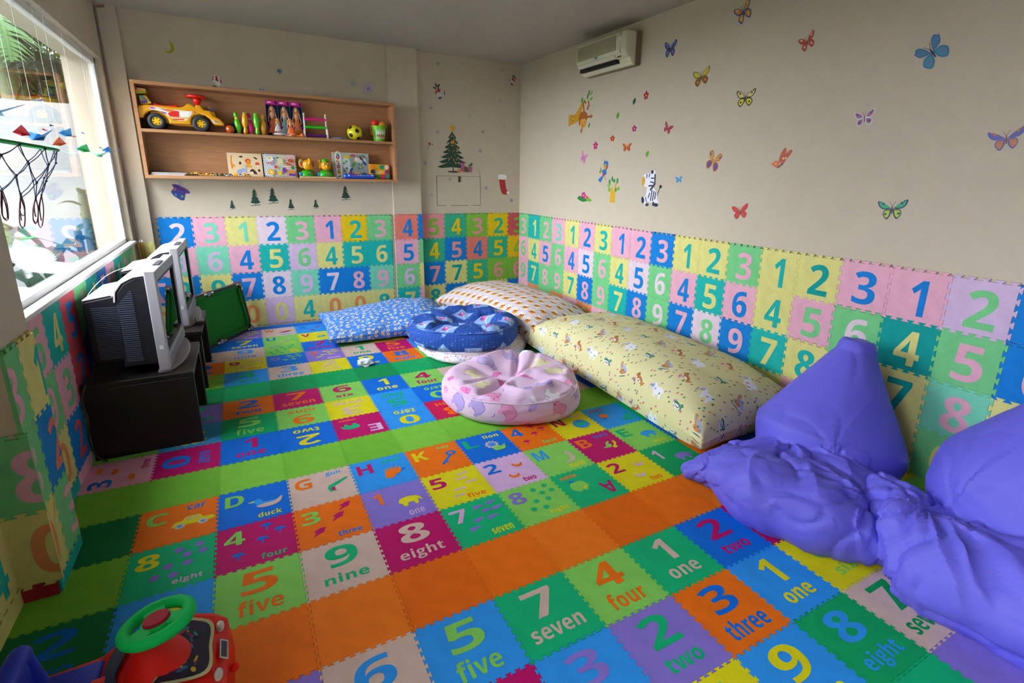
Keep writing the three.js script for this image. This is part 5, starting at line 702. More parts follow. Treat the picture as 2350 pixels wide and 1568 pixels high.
{
  const s = thing('remote_control', 'black remote control with silver keypad on the far table edge', 'remote', -0.105, 0.43, -2.98, 0.1);
  mesh('case', rbox(0.05, 0.026, 0.15, 0.006, 0, 0.013, 0), mat('#141418', 0.4), s);
  for (let r = 0; r < 6; r++) for (let c = 0; c < 3; c++) mesh('key', rbox(0.009, 0.004, 0.012, 0.001, -0.014 + c * 0.014, 0.0275, -0.055 + r * 0.02), mat('#c8c8cc', 0.4), s);
  const c1 = tag(mesh('power_cable', tube([[-0.545, 0.44, -1.83], [-0.572, 0.36, -1.825], [-0.566, 0.25, -1.83], [-0.575, 0.14, -1.82], [-0.558, 0.03, -1.83], [-0.52, 0.006, -1.815]], 0.005, 40, 8), mat('#3a3424', 0.6)), 'dark power cable hanging beside the near table', 'cable');
  const c2 = tag(mesh('aerial_wire', tube([[-0.55, 0.79, -2.06], [-0.51, 0.87, -2.08], [-0.44, 0.945, -2.16], [-0.37, 0.972, -2.25], [-0.29, 0.985, -2.4]], 0.0016, 40, 6), mat('#d8dce0', 0.5)), 'thin white wire arching behind the nearer television', 'cable');
  for (const [k, l] of [[0, 'left one of two wooden cues leaning in the corner'], [1, 'right one of two wooden cues leaning in the corner']]) {
    const q = thing('pool_cue', l, 'pool cue', -0.505 + k * 0.022, 0, -4.19, 0, 'pool cues');
    mesh('shaft', [new THREE.CylinderGeometry(0.006, 0.011, 0.90, 12).translate(0, 0.45, 0)], mat('#9c6428', 0.4), q);
    mesh('tip', cyl(0.0055, 0.0062, 0.022, 0, 0.911, 0, 12), mat('#e8e4dc', 0.4), q);
    q.rotation.set(-0.112, 0, 0.062 + k * 0.006);
  }
}
{ // small pool table leaning on its side
  const p = thing('pool_table', 'small green felt pool table leaning on its side by the back wall', 'pool table', -0.030, 0.006, -3.86, 1.0);
  p.rotation.order = 'YXZ'; p.rotation.x = -0.14;
  const L = 0.95, Wd = 0.475, dark = mat('#241a1e', 0.4), felt = mat('#0c7a1c', 0.9), maroon = mat('#5c1c20', 0.4), ivory = mat('#e2d4b8', 0.4);
  mesh('bed', box(L - 0.05, Wd - 0.05, 0.02, 0, Wd / 2, -0.03), felt, p);
  mesh('backing', box(L - 0.02, Wd - 0.02, 0.012, 0, Wd / 2, -0.046), dark, p);
  const rail = (x0, x1, y0, y1) => { mesh('rail', rbx(x0, x1, y0, y1, -0.05, 0.008, 0.006), dark, p); };
  rail(-L / 2, L / 2, 0, 0.022); rail(-L / 2, L / 2, Wd - 0.022, Wd); rail(-L / 2, -L / 2 + 0.022, 0.02, Wd - 0.02); rail(L / 2 - 0.022, L / 2, 0.02, Wd - 0.02);
  const cu = (x0, x1, y0, y1) => mesh('cushion', rbx(x0, x1, y0, y1, -0.022, 0.003, 0.008), felt, p);
  for (const s of [-1, 1]) { const a = s > 0 ? 0.03 : -L / 2 + 0.05, b = s > 0 ? L / 2 - 0.05 : -0.03; cu(a, b, 0.02, 0.05); cu(a, b, Wd - 0.05, Wd - 0.02); }
  cu(-L / 2 + 0.02, -L / 2 + 0.05, 0.05, Wd - 0.05); cu(L / 2 - 0.05, L / 2 - 0.02, 0.05, Wd - 0.05);
  for (const x of [-L / 2 + 0.018, 0, L / 2 - 0.018]) for (const y of [0.016, Wd - 0.016]) {
    const k = mesh('pocket', [cyl(0.026, 0.026, 0.058, 0, 0, 0, 20).rotateX(Math.PI / 2).translate(x, y, -0.020)], maroon, p);
    mesh('net', cyl(0.020, 0.014, 0.01, 0, 0, 0, 16).rotateX(Math.PI / 2).translate(x, y, 0.0055), mat('#7c98b0', 0.5), k);
    for (const s of [-1, 1]) { const px = x + s * 0.045; if (Math.abs(px) < L / 2) mesh('trim', rbox(0.032, 0.014, 0.006, 0.002, px, y < 0.1 ? 0.012 : Wd - 0.012, 0.010), ivory, k); if (x) { const py = y + s * 0.045; if (py > 0 && py < Wd) mesh('trim', rbox(0.014, 0.032, 0.006, 0.002, x > 0 ? L / 2 - 0.012 : -L / 2 + 0.012, py, 0.010), ivory, k); } }
  }
}
{ // basketball hoop by the window
  const c = [-0.505, 1.604, -1.30], R = 0.152, h = thing('basketball_hoop', 'green toy basketball hoop with dark net by the window', 'hoop', ...c);
  h.rotation.set(-0.03, 0, -0.16); h.rotation.order = 'YXZ';
  const gm = mat('#1c9c4a', 0.35);
  mesh('rim', new THREE.TorusGeometry(R, 0.0055, 10, 60).rotateX(Math.PI / 2), gm, h);
  mesh('bracket', [rod([0.02, 0, R - 0.005], [0.03, 0.004, 0.215], 0.007), rod([-0.04, 0, R - 0.01], [0.0, 0.004, 0.215], 0.006)], gm, h);
  const blue = mat('#1c2f58', 0.7), red = mat('#5c1220', 0.7), n = 12, ring = (k) => [1, 0.93, 0.80, 0.66][k] * R, dropY = [0, -0.055, -0.12, -0.185];
  const cords = [], knots = [];
  const pt = (i, k) => { const a = (i + (k % 2) * 0.5) * 2 * Math.PI / n, r = ring(k), wob = 0.006 * Math.sin(i * 7.3 + k * 3.1); return [r * Math.cos(a) + wob, dropY[k] - 0.004 - (k ? 0.01 * Math.sin(i * 2.1) : 0), r * Math.sin(a) + wob]; };
  for (let k = 0; k < 3; k++) for (let i = 0; i < n; i++) {
    const a = pt(i, k), b = pt(i, k + 1), d = pt(k % 2 ? i + 1 : i - 1, k + 1);
    for (const e of [b, d]) cords.push(tube([a, [(a[0] + e[0]) / 2, (a[1] + e[1]) / 2 - 0.006, (a[2] + e[2]) / 2], e], 0.0017, 6, 5));
    knots.push(sph(0.0038, ...b, 1, 1, 1, 8), sph(0.0045, ...a, 1, 1, 1, 8));
  }
  mesh('net', [...cords, ...knots], blue, h);
  for (let i = 0; i < n; i++) { const a = pt(i, 3), b = pt(i + 1, 3), lo = -0.285 - 0.018 * Math.sin(i * 1.9); mesh('tassel', [tube([a, [a[0] * 0.92, -0.24, a[2] * 0.92], [a[0] * 0.9 + 0.004, lo, a[2] * 0.9], [a[0] * 0.86 + 0.014, lo - 0.008, a[2] * 0.88], [a[0] * 0.93 + 0.014, -0.24, a[2] * 0.95], a], 0.002, 22, 5), tube([a, [a[0] * 0.95, -0.23, a[2] * 0.98], [a[0] * 1.0, lo + 0.02, a[2] * 0.94]], 0.002, 10, 5)], red, h); }
}
// folded paper cranes on strings under the window head
function crane(label, color, x, y, z, turn, size = 1, tilt = 0) {
  const g = thing('paper_crane', label, 'paper crane', x, y, z, 0, 'paper cranes hanging at the window');
  const pm = mat(color, 0.6, { side: THREE.DoubleSide });
  const tri = (...t) => { const b = new THREE.BufferGeometry(); b.setAttribute('position', new THREE.Float32BufferAttribute(t.flat(2), 3)); b.computeVertexNormals(); return b; };
  const A = [0, 0.012, 0], F = [0.03, -0.006, 0], B = [-0.03, -0.006, 0];
  const body = new THREE.Group(); body.name = 'body'; g.add(body); body.rotation.set(0, turn, tilt); body.scale.setScalar(size * 1.0);
  mesh('torso', tri([F, A, [0, -0.016, 0.014]], [B, [0, -0.016, 0.014], A], [F, [0, -0.016, -0.014], A], [B, A, [0, -0.016, -0.014]], [F, [0, -0.016, 0.014], [0, -0.016, -0.014]], [B, [0, -0.016, -0.014], [0, -0.016, 0.014]]), pm, body);
  mesh('wing', tri([F, [0.004, 0.03, 0.075], B], [F, B, [0.002, 0.028, 0.074]]), pm, body); mesh('wing', tri([F, [0.004, 0.03, -0.075], B], [F, B, [0.002, 0.028, -0.074]]), pm, body);
  mesh('neck', tri([F, [0.02, -0.014, 0.003], [0.072, 0.034, 0]], [F, [0.072, 0.034, 0], [0.02, -0.014, -0.003]], [[0.072, 0.034, 0], [0.09, 0.024, 0.001], [0.066, 0.026, 0.002]]), pm, body);
  mesh('tail', tri([B, [-0.085, 0.036, 0], [-0.02, -0.014, 0.003]], [B, [-0.02, -0.014, -0.003], [-0.085, 0.036, 0]]), pm, body);
  mesh('string', rod([0, 0.01, 0], [0, HEAD - y - 0.002, 0], 0.0006, 5), mat('#d8dcdc', 0.5), g);
}
[['pale blue paper crane nearest the hoop', '#7cc4ec', -1.62, 1.735, 1.9, 1.25, -0.1], ['red paper crane second along the row', '#b8182c', -1.86, 1.665, 0.2, 1.0, -0.15], ['large deep blue paper crane among the red and orange', '#1c78b4', -2.10, 1.660, 1.0, 1.2, 0.3], ['orange paper crane in the middle of the row', '#cc5a2c', -2.44, 1.645, 0.3, 1.0, 0.15], ['blue paper crane above the orange one', '#2484c0', -2.62, 1.705, 0.4, 1.0, -0.25], ['green paper crane toward the window corner', '#189c50', -2.98, 1.632, 0.3, 1.1, -0.2], ['mint green paper crane beside the farthest blue one', '#9ce0c8', -3.42, 1.612, 1.2, 1.1, 0.0], ['small blue paper crane farthest along the row', '#1c6cd0', -3.72, 1.650, 0.2, 1.0, -0.2]].forEach(([l, c, z, y, t, s, r]) => crane(l, c, -0.585, y, z, t, s, r));
{ // crumpled tissue
  const g = new THREE.IcosahedronGeometry(0.06, 4), p = g.attributes.position;
  for (let i = 0; i < p.count; i++) { const v = V3(p.getX(i), p.getY(i), p.getZ(i)), k = 0.75 + 0.55 * noise.noise(v.x * 38, v.y * 38, v.z * 38) + 0.3 * Math.abs(noise.noise(v.x * 80, v.y * 80, v.z * 80)); p.setXYZ(i, v.x * k * 1.15, Math.max(0, 0.028 + v.y * k * 0.55), v.z * k * 0.9); }
  g.computeVertexNormals();
  const o = tag(mesh('crumpled_tissue', g, mat('#eceef2', 0.8)), 'crumpled white tissue on the blue nine tile', 'tissue'); o.position.set(1.0, 0.0008, -2.72);
}
// ---------- pillows, cushions and beanbags ----------
const fabricBump = noiseTex(128, (x, y) => 0.5 + 0.3 * Math.sin(x * 2 * Math.PI * 32) * Math.sin(y * 2 * Math.PI * 32));
fabricBump.repeat.set(6, 6);
const cloth = (map, rough = 0.85) => new THREE.MeshPhysicalMaterial({ map, roughness: rough, sheen: 0.25, sheenRoughness: 0.6, bumpMap: fabricBump, bumpScale: 0.0006, side: THREE.DoubleSide });
function fabricPrint(n, w, h, draw, rep) { const t = canvasTex(n, Math.round(n * h / w), (g, W, H) => draw(g, W, H)); t.repeat.set(1 / w, 1 / h); return t; }
const scatter = (g, W, H, n, fn) => { for (let k = 0; k < n; k++) { const x = rnd() * W, y = rnd() * H, r = rnd(); for (const dx of [-W, 0, W]) for (const dy of [-H, 0, H]) { if (x + dx < -80 || x + dx > W + 80 || y + dy < -80 || y + dy > H + 80) continue; g.save(); g.translate(x + dx, y + dy); fn(g, r, k); g.restore(); } } };
const E2 = (g, c, x, y, a, b, rot = 0) => { g.fillStyle = c; g.beginPath(); g.ellipse(x, y, a, b, rot, 0, 7); g.fill(); };
const floral = fabricPrint(512, 0.52, 0.52, (g, W, H) => {
  g.fillStyle = '#3f86dc'; g.fillRect(0, 0, W, H);
  scatter(g, W, H, 260, (q, r) => { q.rotate(r * 6); E2(q, r > 0.5 ? '#a8c8f0' : '#2c6cc8', 0, 0, 9, 4); E2(q, '#c8daf4', 12, 2, 5, 3, 1); });
  for (let a = 0; a < 9; a++) for (let b = 0; b < 9; b++) { const x = (a + 0.5 + (rnd() - 0.5) * 0.7) * W / 9, y = (b + 0.5 + (rnd() - 0.5) * 0.7) * H / 9; for (let k = 0; k < 5; k++) E2(g, '#f0dcc0', x + 9 * Math.cos(k * 1.257), y + 9 * Math.sin(k * 1.257), 7, 6); E2(g, '#b07c3c', x, y, 6, 5); }
});
const bears = fabricPrint(512, 0.42, 0.42, (g, W, H) => {   // cream cards on lilac with warm fruit-like blots
  g.fillStyle = '#dccce0'; g.fillRect(0, 0, W, H);
  for (let r = 0; r < 4; r++) for (let c = 0; c < 4; c++) { const x = c * 128 + (r % 2) * 64, y = r * 128; for (const dx of [0, -W]) { g.fillStyle = (r + c) % 2 ? '#eadfb8' : '#f0ead2'; g.beginPath(); g.roundRect(x + dx + 10, y + 12, 100, 96, 14); g.fill(); E2(g, '#dca04c', x + dx + 66, y + 74, 34, 24, 0.2); E2(g, '#c8863c', x + dx + 42, y + 46, 18, 16); E2(g, '#bc3c30', x + dx + 72, y + 62, 22, 12, 0.4); E2(g, '#7c9c5c', x + dx + 94, y + 92, 12, 7); E2(g, '#8c9cd0', x + dx + 24, y + 22, 14, 6); } }
});
const zoo = fabricPrint(1024, 0.74, 0.74, (g, W, H) => {
  g.fillStyle = '#dcd6a0'; g.fillRect(0, 0, W, H);
  const cell = 256;
  for (let r = 0; r < 4; r++) for (let c = 0; c < 4; c++) {
    const x = c * cell + (r % 2) * 128, y = r * cell, k = (r * 2 + c) % 4;
    for (const dx of [0, -W]) { g.save(); g.translate(x + dx + 100, y + 110);
      if (k === 0) { E2(g, '#e6e8f2', 0, 0, 62, 36, 0.3); E2(g, '#e6e8f2', 66, -24, 34, 30); E2(g, '#aab2d8', 78, -20, 18, 24); E2(g, '#e6e8f2', -34, 40, 14, 26); E2(g, '#e6e8f2', 28, 44, 14, 26); E2(g, '#c8cce4', 102, 4, 8, 34, -0.4); }
      if (k === 1) { E2(g, '#b8743c', 0, 0, 46, 26, -0.5); E2(g, '#b8743c', 42, -34, 24, 20); E2(g, '#f0e8dc', 6, 10, 26, 12, -0.5); E2(g, '#b8743c', -48, 26, 30, 9, 0.8); E2(g, '#e878a8', 60, 24, 14, 26, 0.3); E2(g, '#8c5424', 38, -50, 8, 12); }
      if (k === 2) { E2(g, '#aab0d4', 0, -20, 70, 22, -0.3); E2(g, '#cc9450', 0, 20, 40, 24, 0.3); E2(g, '#cc9450', 34, -20, 10, 44, 0.4); E2(g, '#cc9450', 50, -58, 18, 12); g.fillStyle = '#8c5c2c'; for (let q = 0; q < 12; q++) g.fillRect(-30 + (q % 4) * 16, 6 + Math.floor(q / 4) * 10, 7, 5); E2(g, '#2c6484', -20, 56, 50, 5, 0.4); }
      if (k === 3) { E2(g, '#2c7c5c', 0, 0, 50, 22, -0.3); E2(g, '#f0eee6', 10, 14, 40, 20); g.fillStyle = '#23232a'; for (let q = 0; q < 9; q++) g.fillRect(-20 + (q * 23) % 60, 2 + (q * 13) % 24, 9, 7); E2(g, '#2c8c64', -40, -18, 18, 14); }
      g.restore(); }
  }
  scatter(g, W, H, 190, (q, r) => { E2(q, ['#b84c70', '#2c7c58', '#a06c3c', '#8088b8'][Math.floor(r * 4)], 0, 0, 9, 5, r * 6); E2(q, ['#d06888', '#2c7c58', '#c08850', '#8088b8'][Math.floor(r * 4)], 6, 8, 5, 9, r * 6); });
});
const denim = fabricPrint(512, 0.52, 0.52, (g, W, H) => {
  g.fillStyle = '#1f52ae'; g.fillRect(0, 0, W, H);
  g.fillStyle = '#1a4698'; for (let k = 0; k < 16; k++) g.fillRect(k * 32, 0, 12, H);
  scatter(g, W, H, 90, (q, r) => { q.fillStyle = '#dce8f8'; q.fillRect(-2, -2, 4, 4); q.fillRect(6, 3, 3, 3); });
  for (const [x, y, a] of [[128, 128, 0], [384, 384, 0.785], [384, 128, 0.785], [128, 384, 0]]) { g.save(); g.translate(x, y); g.rotate(a); g.fillStyle = '#88b0e8'; g.fillRect(-72, -72, 144, 144); g.strokeStyle = '#f0e4d0'; g.lineWidth = 7; g.beginPath(); g.moveTo(-50, -66); g.quadraticCurveTo(-20, 0, 20, -16); g.lineTo(46, -66); g.stroke(); E2(g, '#cc3c8c', 6, 22, 40, 22, 0.3); E2(g, '#e878b0', 16, 14, 20, 10, 0.3); E2(g, '#3c50b0', -14, 34, 14, 10); E2(g, '#dce4f4', 26, 30, 12, 6); g.fillStyle = '#d84c98'; g.fillRect(-58, 44, 32, 6); g.restore(); }
});
const pinkish = fabricPrint(1024, 1.3, 1.3, (g, W, H) => {
  g.fillStyle = '#e2c2e0'; g.fillRect(0, 0, W, H);
  for (let a = 0; a < 7; a++) for (let b = 0; b < 7; b++) {
    const k = (a * 3 + b * 5) % 6, c = ['#e07cb8', '#b49cdc', '#f4f2f8', '#e4dcb4', '#e898c4', '#c8b4e8'][k], dk = ['#c05c9c', '#8c74c0', '#c0c0d8', '#c4bc90', '#c8649c', '#a08cd0'][k], q = g;
    q.save(); q.translate((a + 0.5 + (rnd() - 0.5) * 0.4) * W / 7, (b + 0.5 + (rnd() - 0.5) * 0.4) * H / 7); q.rotate((rnd() - 0.5) * 2); const z = 0.75 + 0.35 * rnd(); q.scale(z, z);
    if ((a + b) % 3) { q.fillStyle = c; q.strokeStyle = dk; q.lineWidth = 4; q.beginPath(); q.roundRect(-46, -30, 92, 58, 20); q.fill(); q.stroke(); q.beginPath(); q.roundRect(-42, 20, 22, 30, 8); q.roundRect(18, 20, 22, 30, 8); q.fill(); E2(q, c, 34, -30, 26, 22); E2(q, dk, 40, -14, 10, 6); E2(q, '#5c4c78', 30, -34, 3, 4); }
    else { E2(q, c, 0, 0, 26, 20); E2(q, c, 24, -10, 18, 16); E2(q, dk, 30, -8, 6, 5); E2(q, c, -24, 12, 10, 8); }
    q.restore();
  }
  scatter(g, W, H, 40, (q, r) => { q.rotate(r * 6); q.strokeStyle = '#7c6ca0'; q.lineWidth = 4; q.beginPath(); q.moveTo(-10, 0); q.quadraticCurveTo(0, -10, 12, 2); q.stroke(); });
});
const whiteFloral = fabricPrint(512, 0.3, 0.3, (g, W, H) => { g.fillStyle = '#e8dfe8'; g.fillRect(0, 0, W, H); scatter(g, W, H, 110, (q, r, k) => { q.rotate(r * 6); E2(q, ['#e0a0b8', '#a8b8e0', '#e8d0a0', '#b0d0b0'][k % 4], 0, 0, 14, 9); E2(q, '#d07898', 10, 6, 6, 5); }); });

function pillowGeo(L, W, H, o = {}) {   // stuffed case: two faces meeting in a seam
  const nu = 72, nv = 48, pos = [], uv = [], idx = [], p = o.p ?? 2.6, q = o.q ?? 0.5, amp = o.amp ?? 0.012, fr = o.fr ?? 5, sd = o.seed ?? 0, seam = o.seam ?? 0.3;
  for (const side of [1, -1]) for (let j = 0; j <= nv; j++) for (let i = 0; i <= nu; i++) {
    const u = Math.sin((i / nu - 0.5) * Math.PI) * 0.55 + (i / nu * 2 - 1) * 0.45, v = Math.sin((j / nv - 0.5) * Math.PI) * 0.55 + (j / nv * 2 - 1) * 0.45;
    const f = Math.pow(Math.max(0, 1 - Math.abs(u) ** p), q) * Math.pow(Math.max(0, 1 - Math.abs(v) ** p), q);
    let x = L / 2 * u * (1 - 0.05 * (1 - v * v)), z = W / 2 * v * (1 - 0.07 * (1 - u * u));
    const r = Math.hypot(u, v), wr = amp * (noise.noise(x * fr + sd, z * fr, sd) + 0.6 * Math.abs(noise.noise(x * fr * 2.1, z * fr * 2.3 + sd, 4)) * (0.4 + r * r) - 0.35 * Math.abs(noise.noise(x * fr * 3.7, z * fr * 1.3, sd + 8)));
    const hs = o.shape ? o.shape(u, v) : 1;
    const y = side > 0 ? H * seam + (H * hs - H * seam) * f + wr * Math.min(1, f * 3) : H * seam * (1 - Math.pow(f, 0.45)) ;
    x += amp * 0.8 * noise.noise(z * 7, y * 9, sd + 2); z += amp * 0.8 * noise.noise(x * 7, y * 9, sd + 3);
    pos.push(x, Math.max(0, y), z); uv.push(0, 0);
  }
  const n = (nu + 1) * (nv + 1), P = (k) => V3(pos[k * 3], pos[k * 3 + 1], pos[k * 3 + 2]);
  for (let s = 0; s < 2; s++) {   // print laid out by cloth length
    for (let j = 0; j <= nv; j++) { let l = 0; for (let i = 0; i <= nu; i++) { const k = s * n + j * (nu + 1) + i; if (i) l += P(k).distanceTo(P(k - 1)); uv[k * 2] = l; } const off = l / 2; for (let i = 0; i <= nu; i++) uv[(s * n + j * (nu + 1) + i) * 2] -= off; }
    for (let i = 0; i <= nu; i++) { let l = 0; for (let j = 0; j <= nv; j++) { const k = s * n + j * (nu + 1) + i; if (j) l += P(k).distanceTo(P(k - nu - 1)); uv[k * 2 + 1] = l; } const off = l / 2; for (let j = 0; j <= nv; j++) uv[(s * n + j * (nu + 1) + i) * 2 + 1] -= off; }
  }
  for (let s = 0; s < 2; s++) for (let j = 0; j < nv; j++) for (let i = 0; i < nu; i++) {
    const a = s * n + j * (nu + 1) + i, b = a + 1, c = a + nu + 1, d = c + 1;
    if (s === 0) idx.push(a, c, b, b, c, d); else idx.push(a, b, c, b, d, c);
  }
  const g = new THREE.BufferGeometry(); g.setAttribute('position', new THREE.Float32BufferAttribute(pos, 3)); g.setAttribute('uv', new THREE.Float32BufferAttribute(uv, 2)); g.setIndex(idx); g.computeVertexNormals();
  return g;
}
const soft = (name, label, cat, geo, m, x, y, z, turn, group) => { const o = tag(mesh(name, geo, m), label, cat, group); o.position.set(x, y, z); o.rotation.y = turn; return o; };
soft('floor_pillow', 'flat blue flowered floor pillow against the back wall', 'pillow', pillowGeo(1.22, 0.98, 0.30, { amp: 0.022, fr: 4, seed: 3, q: 0.42, shape: (u, v) => 0.62 + 0.42 * Math.max(0, u * 0.6 + 0.4) - 0.15 * Math.max(0, v) }), cloth(floral), 1.43, 0.0, -3.74, -0.04);
soft('bolster_pillow', 'long lilac and cream patterned bolster pillow in the room corner', 'pillow', pillowGeo(1.78, 0.86, 0.40, { amp: 0.012, seed: 7, q: 0.45 }), cloth(bears), 2.69, 0, -3.42, Math.PI / 2 + 0.18, 'bolster pillows along the right wall');
soft('bolster_pillow', 'long pale green bolster pillow printed with little animals', 'pillow', pillowGeo(2.22, 0.90, 0.42, { amp: 0.010, seed: 11, q: 0.42, p: 3.2 }), cloth(zoo), 2.80, 0, -1.42, Math.PI / 2 - 0.03, 'bolster pillows along the right wall');

function roundCushion(R, H, o = {}) {
  const nt = 160, prof = [[0, 0], [0.5, 0], [0.86, 0], [0.95, 0.06], [0.995, 0.22], [1.0, 0.42], [0.985, 0.62], [0.95, 0.78], [0.92, 0.86], [0.88, 0.93], [0.80, 0.985], [0.70, 0.99], [0.60, 0.96], [0.5, 0.91], [0.4, 0.86], [0.3, 0.815], [0.2, 0.785], [0.1, 0.77], [0.0, 0.765]];
  const rings = []; for (let k = 0; k < prof.length - 1; k++) { const m = k < 2 ? 1 : 3; for (let s = 0; s < m; s++) rings.push([prof[k][0] + (prof[k + 1][0] - prof[k][0]) * s / m, prof[k][1] + (prof[k + 1][1] - prof[k][1]) * s / m, k + s / m]); } rings.push([0, 0.765, 18]);
  const pos = [], uv = [], idx = [], sd = o.seed ?? 0, A = o.amp ?? 0.03;
  rings.forEach(([r, h, k]) => { for (let i = 0; i <= nt; i++) {
    const t = i / nt * 2 * Math.PI, top = Math.min(1, Math.max(0, (k - 7) / 3)), c = Math.cos(t), s = Math.sin(t);
    const sq = 1 + 0.03 * Math.sin(3 * t + sd) + 0.02 * Math.sin(5 * t + 2 * sd);
    const X = c * r, Z = s * r;
    let fold = Math.pow(1 - Math.abs(noise.noise(X * 1.7 + sd, Z * 1.7, sd * 2)), 2.5) - 0.6 + 0.45 * noise.noise(X * 3.4, Z * 3.4 + sd, 5 + sd);
    for (let f = 0; f < 7; f++) { const an = sd * 3 + f * 0.9 + 0.35 * Math.sin(f * 5 + sd), bend = an + 0.35 * (r - 0.5) * Math.sin(f * 3 + sd), dl = Math.abs(Math.atan2(Math.sin(t - bend), Math.cos(t - bend))) * r; fold -= 0.9 * Math.exp(-((dl / 0.05) ** 2)) * Math.min(1, r * 2.5) * (0.6 + 0.4 * Math.sin(f * 2.3)); }
    const rad = R * r * sq * (1 + (top < 1 && k > 3 ? 0.012 * noise.noise(c * 6, s * 6, h * 5 + sd) : 0));
    const y = H * h + top * A * fold * Math.min(1, (1.03 - r) * 4.5) + (k > 3 && k < 9 ? 0.006 * noise.noise(c * 5, s * 5, sd + h * 8) - 0.008 * Math.max(0, 1 - Math.abs(noise.noise(c * 4 + sd, s * 4, h * 2)) * 5) : 0) + (o.tilt ?? 0) * s * r * h;
    pos.push(rad * c, Math.max(0, y), rad * s);
    if (k < 8) uv.push(t * R, y + R * 0.3); else uv.push(rad * c, rad * s);
  } });
  for (let a = 0; a < rings.length - 1; a++) for (let i = 0; i < nt; i++) { const q = a * (nt + 1) + i; idx.push(q, q + nt + 1, q + 1, q + 1, q + nt + 1, q + nt + 2); }
  const g = new THREE.BufferGeometry(); g.setAttribute('position', new THREE.Float32BufferAttribute(pos, 3)); g.setAttribute('uv', new THREE.Float32BufferAttribute(uv, 2)); g.setIndex(idx); g.computeVertexNormals(); 
  return g;
}
function cushion(label, R, H, m, x, y, z, o, pipe) {
  const t = thing('round_cushion', label, 'cushion', x, y, z, o.turn ?? 0, 'round floor cushions');
  mesh('cover', roundCushion(R, H, o), m, t);
  const pts = []; for (let i = 0; i < 80; i++) { const a = i / 80 * 2 * Math.PI, sq = 1 + 0.03 * Math.sin(3 * a + o.seed) + 0.02 * Math.sin(5 * a + 2 * o.seed); pts.push([R * 0.945 * sq * Math.cos(a), H * 0.80 + 0.004 * Math.sin(a * 9) + (o.tilt ?? 0) * Math.sin(a) * 0.95 * 0.8, R * 0.945 * sq * Math.sin(a)]); }
  mesh('piping', tube(pts, 0.004, 160, 6, true), pipe, t);
  return t;
}
cushion('white flowered round cushion under the blue one', 0.50, 0.115, cloth(whiteFloral), 1.985, 0, -2.80, { seed: 1.2, amp: 0.004 }, mat('#e0d4dc', 0.8));
cushion('blue denim-print round cushion on top of the white flowered one', 0.505, 0.205, cloth(denim), 1.925, 0.094, -2.83, { seed: 2.4, amp: 0.045, turn: 0.5 }, mat('#2c58a8', 0.8));
cushion('pink round cushion printed with hippos and bears', 0.485, 0.205, cloth(pinkish), 1.795, 0, -1.60, { seed: 4.1, amp: 0.05, tilt: -0.02 }, mat('#e8d0e4', 0.8));

// beanbags: a field of soft lumps, meshed, with creases
const sminK = (a, b, k) => { const h = Math.max(k - Math.abs(a - b), 0) / k; return Math.min(a, b) - h * h * k / 4; };
function bag(center, half, res, sdf) {
  const mc = new MarchingCubes(res, new THREE.MeshBasicMaterial(), false, false, 400000);
  mc.reset(); mc.isolation = 0;
  for (let k = 0; k < res; k++) for (let j = 0; j < res; j++) for (let i = 0; i < res; i++) {
    const x = center[0] + half * (i - res / 2) / (res / 2), y = center[1] + half * (j - res / 2) / (res / 2), z = center[2] + half * (k - res / 2) / (res / 2);
    mc.field[k * res * res + j * res + i] = -sdf(x, y, z);
  }
  mc.update();
  const n = mc.count, P = mc.positionArray.slice(0, n * 3);
  for (let i = 0; i < n; i++) { P[i * 3] = center[0] + P[i * 3] * half; P[i * 3 + 1] = center[1] + P[i * 3 + 1] * half; P[i * 3 + 2] = center[2] + P[i * 3 + 2] * half; }
  let g = new THREE.BufferGeometry(); g.setAttribute('position', new THREE.BufferAttribute(P, 3));
  g = mergeVertices(g, half / res * 0.02); g.computeVertexNormals();
  const p = g.attributes.position, uv = new Float32Array(p.count * 2); for (let i = 0; i < p.count; i++) { uv[i * 2] = p.getX(i) + p.getY(i) * 0.5; uv[i * 2 + 1] = p.getZ(i) + p.getY(i) * 0.5; }
  g.setAttribute('uv', new THREE.BufferAttribute(uv, 2));
  return g;
}
const cap = (x, y, z, a, b, r0, r1) => { const dx = b[0] - a[0], dy = b[1] - a[1], dz = b[2] - a[2], t = Math.max(0, Math.min(1, ((x - a[0]) * dx + (y - a[1]) * dy + (z - a[2]) * dz) / (dx * dx + dy * dy + dz * dz))); return Math.hypot(x - a[0] - t * dx, y - a[1] - t * dy, z - a[2] - t * dz) - (r0 + (r1 - r0) * t); };
const elp = (x, y, z, c, r, rot = 0) => { const X = x - c[0], Y = y - c[1], Z = z - c[2], co = Math.cos(rot), s = Math.sin(rot), a = (X * co - Z * s) / r[0], b = Y / r[1], d = (X * s + Z * co) / r[2], k = Math.hypot(a, b, d); return (k - 1) * Math.min(r[0], r[1], r[2]) * (k < 1 ? 1 : 1); };
const crease = (x, y, z, f, s) => 1 - Math.abs(noise.noise(x * f + s, y * f, z * f - s)) * 2.2;
const violet = new THREE.MeshPhysicalMaterial({ color: '#6662dc', roughness: 0.6, sheen: 0.3, sheenRoughness: 0.5, sheenColor: new THREE.Color('#a8a8ff'), bumpMap: fabricBump, bumpScale: 0.0004 });
const chain = (x, y, z, list, k) => { let d = 9; for (let i = 0; i < list.length - 1; i++) { const [a, b] = [list[i], list[i + 1]]; d = sminK(d, cap(x, y, z, a, b, a[3], b[3]), k); } return d; };
